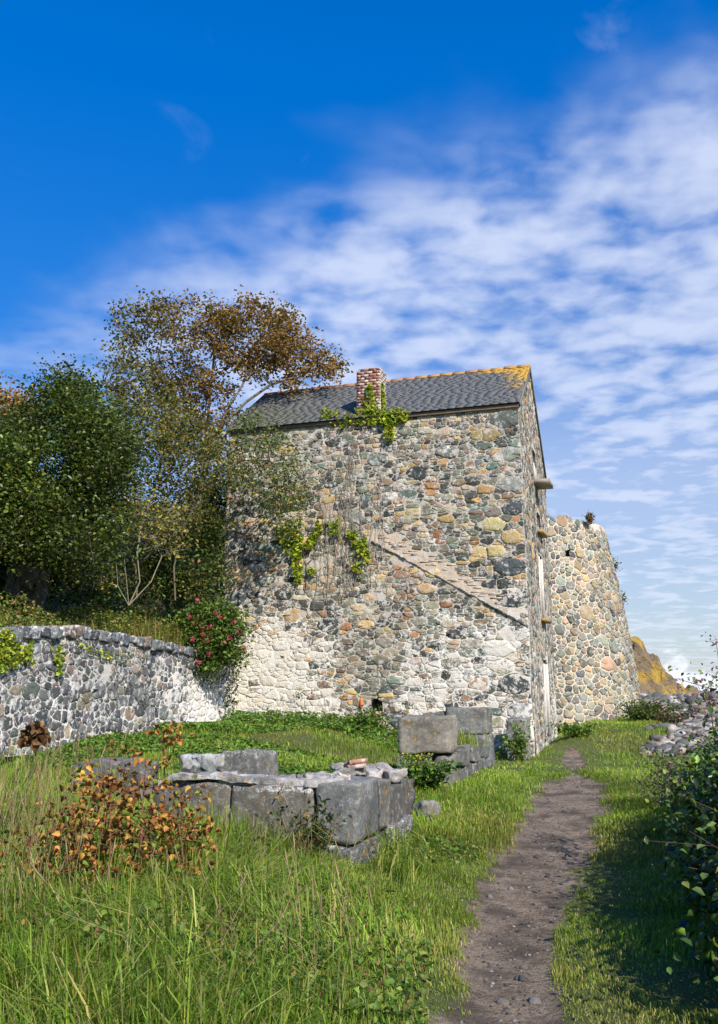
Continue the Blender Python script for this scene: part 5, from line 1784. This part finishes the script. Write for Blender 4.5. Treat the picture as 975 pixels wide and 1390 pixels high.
# rusty brown plants at the left
RUSTP = [(0.42, .18, .05), (0.30, .13, .045), (0.50, .27, .07), (0.16, .08, .035), (0.22, .26, .045), (0.52, .30, .06)]
dock = [(-1.95, 6.6, 1.0), (-1.6, 6.9, 1.05), (-2.25, 6.9, .85), (-1.35, 7.2, .95), (-1.75, 7.4, 1.1), (-1.15, 6.7, .8), (-2.0, 7.6, .95), (-2.65, 6.9, .7), (-1.45, 6.3, .8)]
DL = ['tallest rusty leaved plant, with an orange tip, in front of the long stone slab', 'rusty leaved plant with broad curled leaves in the middle of the brown clump', 'rusty leaved plant with yellow green leaves at the left of the brown clump']
dp = [(212, 1002, 7.6), (172, 1030, 7.4), (145, 1048, 7.3), (205, 1030, 7.5), (100, 1056, 6.9), (122, 1085, 6.8), (85, 1095, 6.7), (180, 1070, 7.2), (215, 1080, 7.1), (150, 1105, 6.8), (255, 1095, 7.2), (58, 1112, 6.6), (232, 1110, 6.9), (190, 1120, 6.6), (110, 1130, 6.4)]
for k, (px, py, Y) in enumerate(dp):
    gl = np.random.default_rng(500 + k)
    tip = at(px, py, Y)
    tip = tip + (gl.normal(0, .10), 0, gl.uniform(-.06, .08)); Y = Y + gl.normal(0, .25); tip[1] = Y
    gx, gy = tip[0] + gl.normal(0, .10), Y + gl.normal(0, .10)
    base = np.array((gx, gy, float(ground_z(gx, gy))))
    root = thing('rusty_plant', tuple(base), 'withered plant with curled rust brown leaves in the long grass at the left', 'plant', 'withered rust brown plants in the long grass')
    mb = MB()
    pts = np.linspace(base, tip, 7) + np.vstack([np.zeros(3), gl.normal(0, .015, (5, 3)), np.zeros(3)])
    tube(mb, pts, np.linspace(.008, .004, 7), (0.20, .09, .05), 5)
    P = []
    hgt = tip[2] - base[2]
    for m_ in range(15):
        f = gl.uniform(.15, 1.0)
        a0 = base + (tip - base) * f
        th = gl.uniform(0, 6.28); ln = gl.uniform(.08, .30) * (1.2 - f * .5)
        e = a0 + np.array((math.cos(th) * ln, math.sin(th) * ln, gl.uniform(-.03, .07)))
        tube(mb, [a0, e], [.004, .0025], (0.22, .10, .05), 4)
        P.append(e + gl.normal(0, 1, (8, 3)) * (.05, .05, .04))
    mb.build('stem', M_BARK, root)
    P = np.vstack(P)
    w = [4, 3.5, 3, 2, 4.5, 1.2] if k not in (4, 5) else [3, 2, 3, 1, 2, 3]
    lb = MB(); leaf_quads(lb, P, .048, leaf_cols(len(P), gl, RUSTP, w), gl, .1, .7, .9); lb.build('leaves', M_DRYLEAF, root)
rt = thing('withered_flower_head', tuple(at(45, 1060, 7.4)), 'curled brown seed head standing alone in front of the low wall', 'plant')
gl = np.random.default_rng(88)
c = at(47, 1002, 7.4)
mb = MB(); tube(mb, [at(52, 1100, 7.4), at(50, 1050, 7.4), c], [.007, .006, .005], (0.2, .12, .06), 5); mb.build('stem', M_BARK, rt)
lb = MB(); P = c + gl.normal(0, 1, (60, 3)) * (.06, .05, .035); leaf_quads(lb, P, .085, leaf_cols(60, gl, [(0.22, .12, .05), (0.30, .17, .08), (0.14, .07, .03)], [3, 2, 2]), gl, .1, .8, .9); lb.build('leaves', M_DRYLEAF, rt)

# dry stalks: uncountable thin stems with seed heads
mb = MB()
n = 520
for k in range(n):
    if k < 330:
        X = gg.uniform(-3.6, -1.9); Y = gg.uniform(5.5, 8.8)
    else:
        X = gg.uniform(-3.0, 0.2); Y = gg.uniform(5.0, 8.4)
    if not clear_of_walls(np.array([X]), np.array([Y]))[0]: continue
    z = float(ground_z(X, Y)); h = gg.uniform(.55, 1.15) if k < 330 else gg.uniform(.35, .6)
    l = gg.normal(0, .16, 2)
    pts = [(X, Y, z), (X + l[0] * .3, Y + l[1] * .3, z + h * .5), (X + l[0], Y + l[1], z + h)]
    c = np.array((0.36, .27, .14)) * gg.uniform(.6, 1.3)
    tube(mb, pts, [.0028, .0022, .0014], c, 3)
    if k % 2 == 0: tube(mb, [pts[2], np.array(pts[2]) + (l[0] * .12, l[1] * .12, .05), np.array(pts[2]) + (l[0] * .2, l[1] * .2, .10)], [.003, .006, .001], c * .9, 4)
tag(mb.build('dry_stalks', M_DRYLEAF), kind='stuff', label='thin straw coloured grass stalks standing over the left foreground', cat='grass')
# stones and litter on the path
mb = MB()
for k in range(1500):
    Y = 3 + 18 * gg.uniform(0, 1) ** 1.5; cx = np.interp(Y, PATH[:, 1], PATH[:, 0]); w_ = np.interp(Y, PATH[:, 1], PATH[:, 2])
    X = cx + gg.normal(0, .45) * w_
    r = gg.uniform(.004, .016) * (1 + (k % 40 == 0) * 1.5)
    pebble(mb, np.array((X, Y, float(ground_z(X, Y)) + r * .1)), r, gg, .55)
tag(mb.build('path_grit', M_ROCK), kind='stuff', label='small stones scattered on the trodden earth path', cat='gravel')

for o in list(bpy.data.objects):
    if '_loc' in o: del o['_loc']
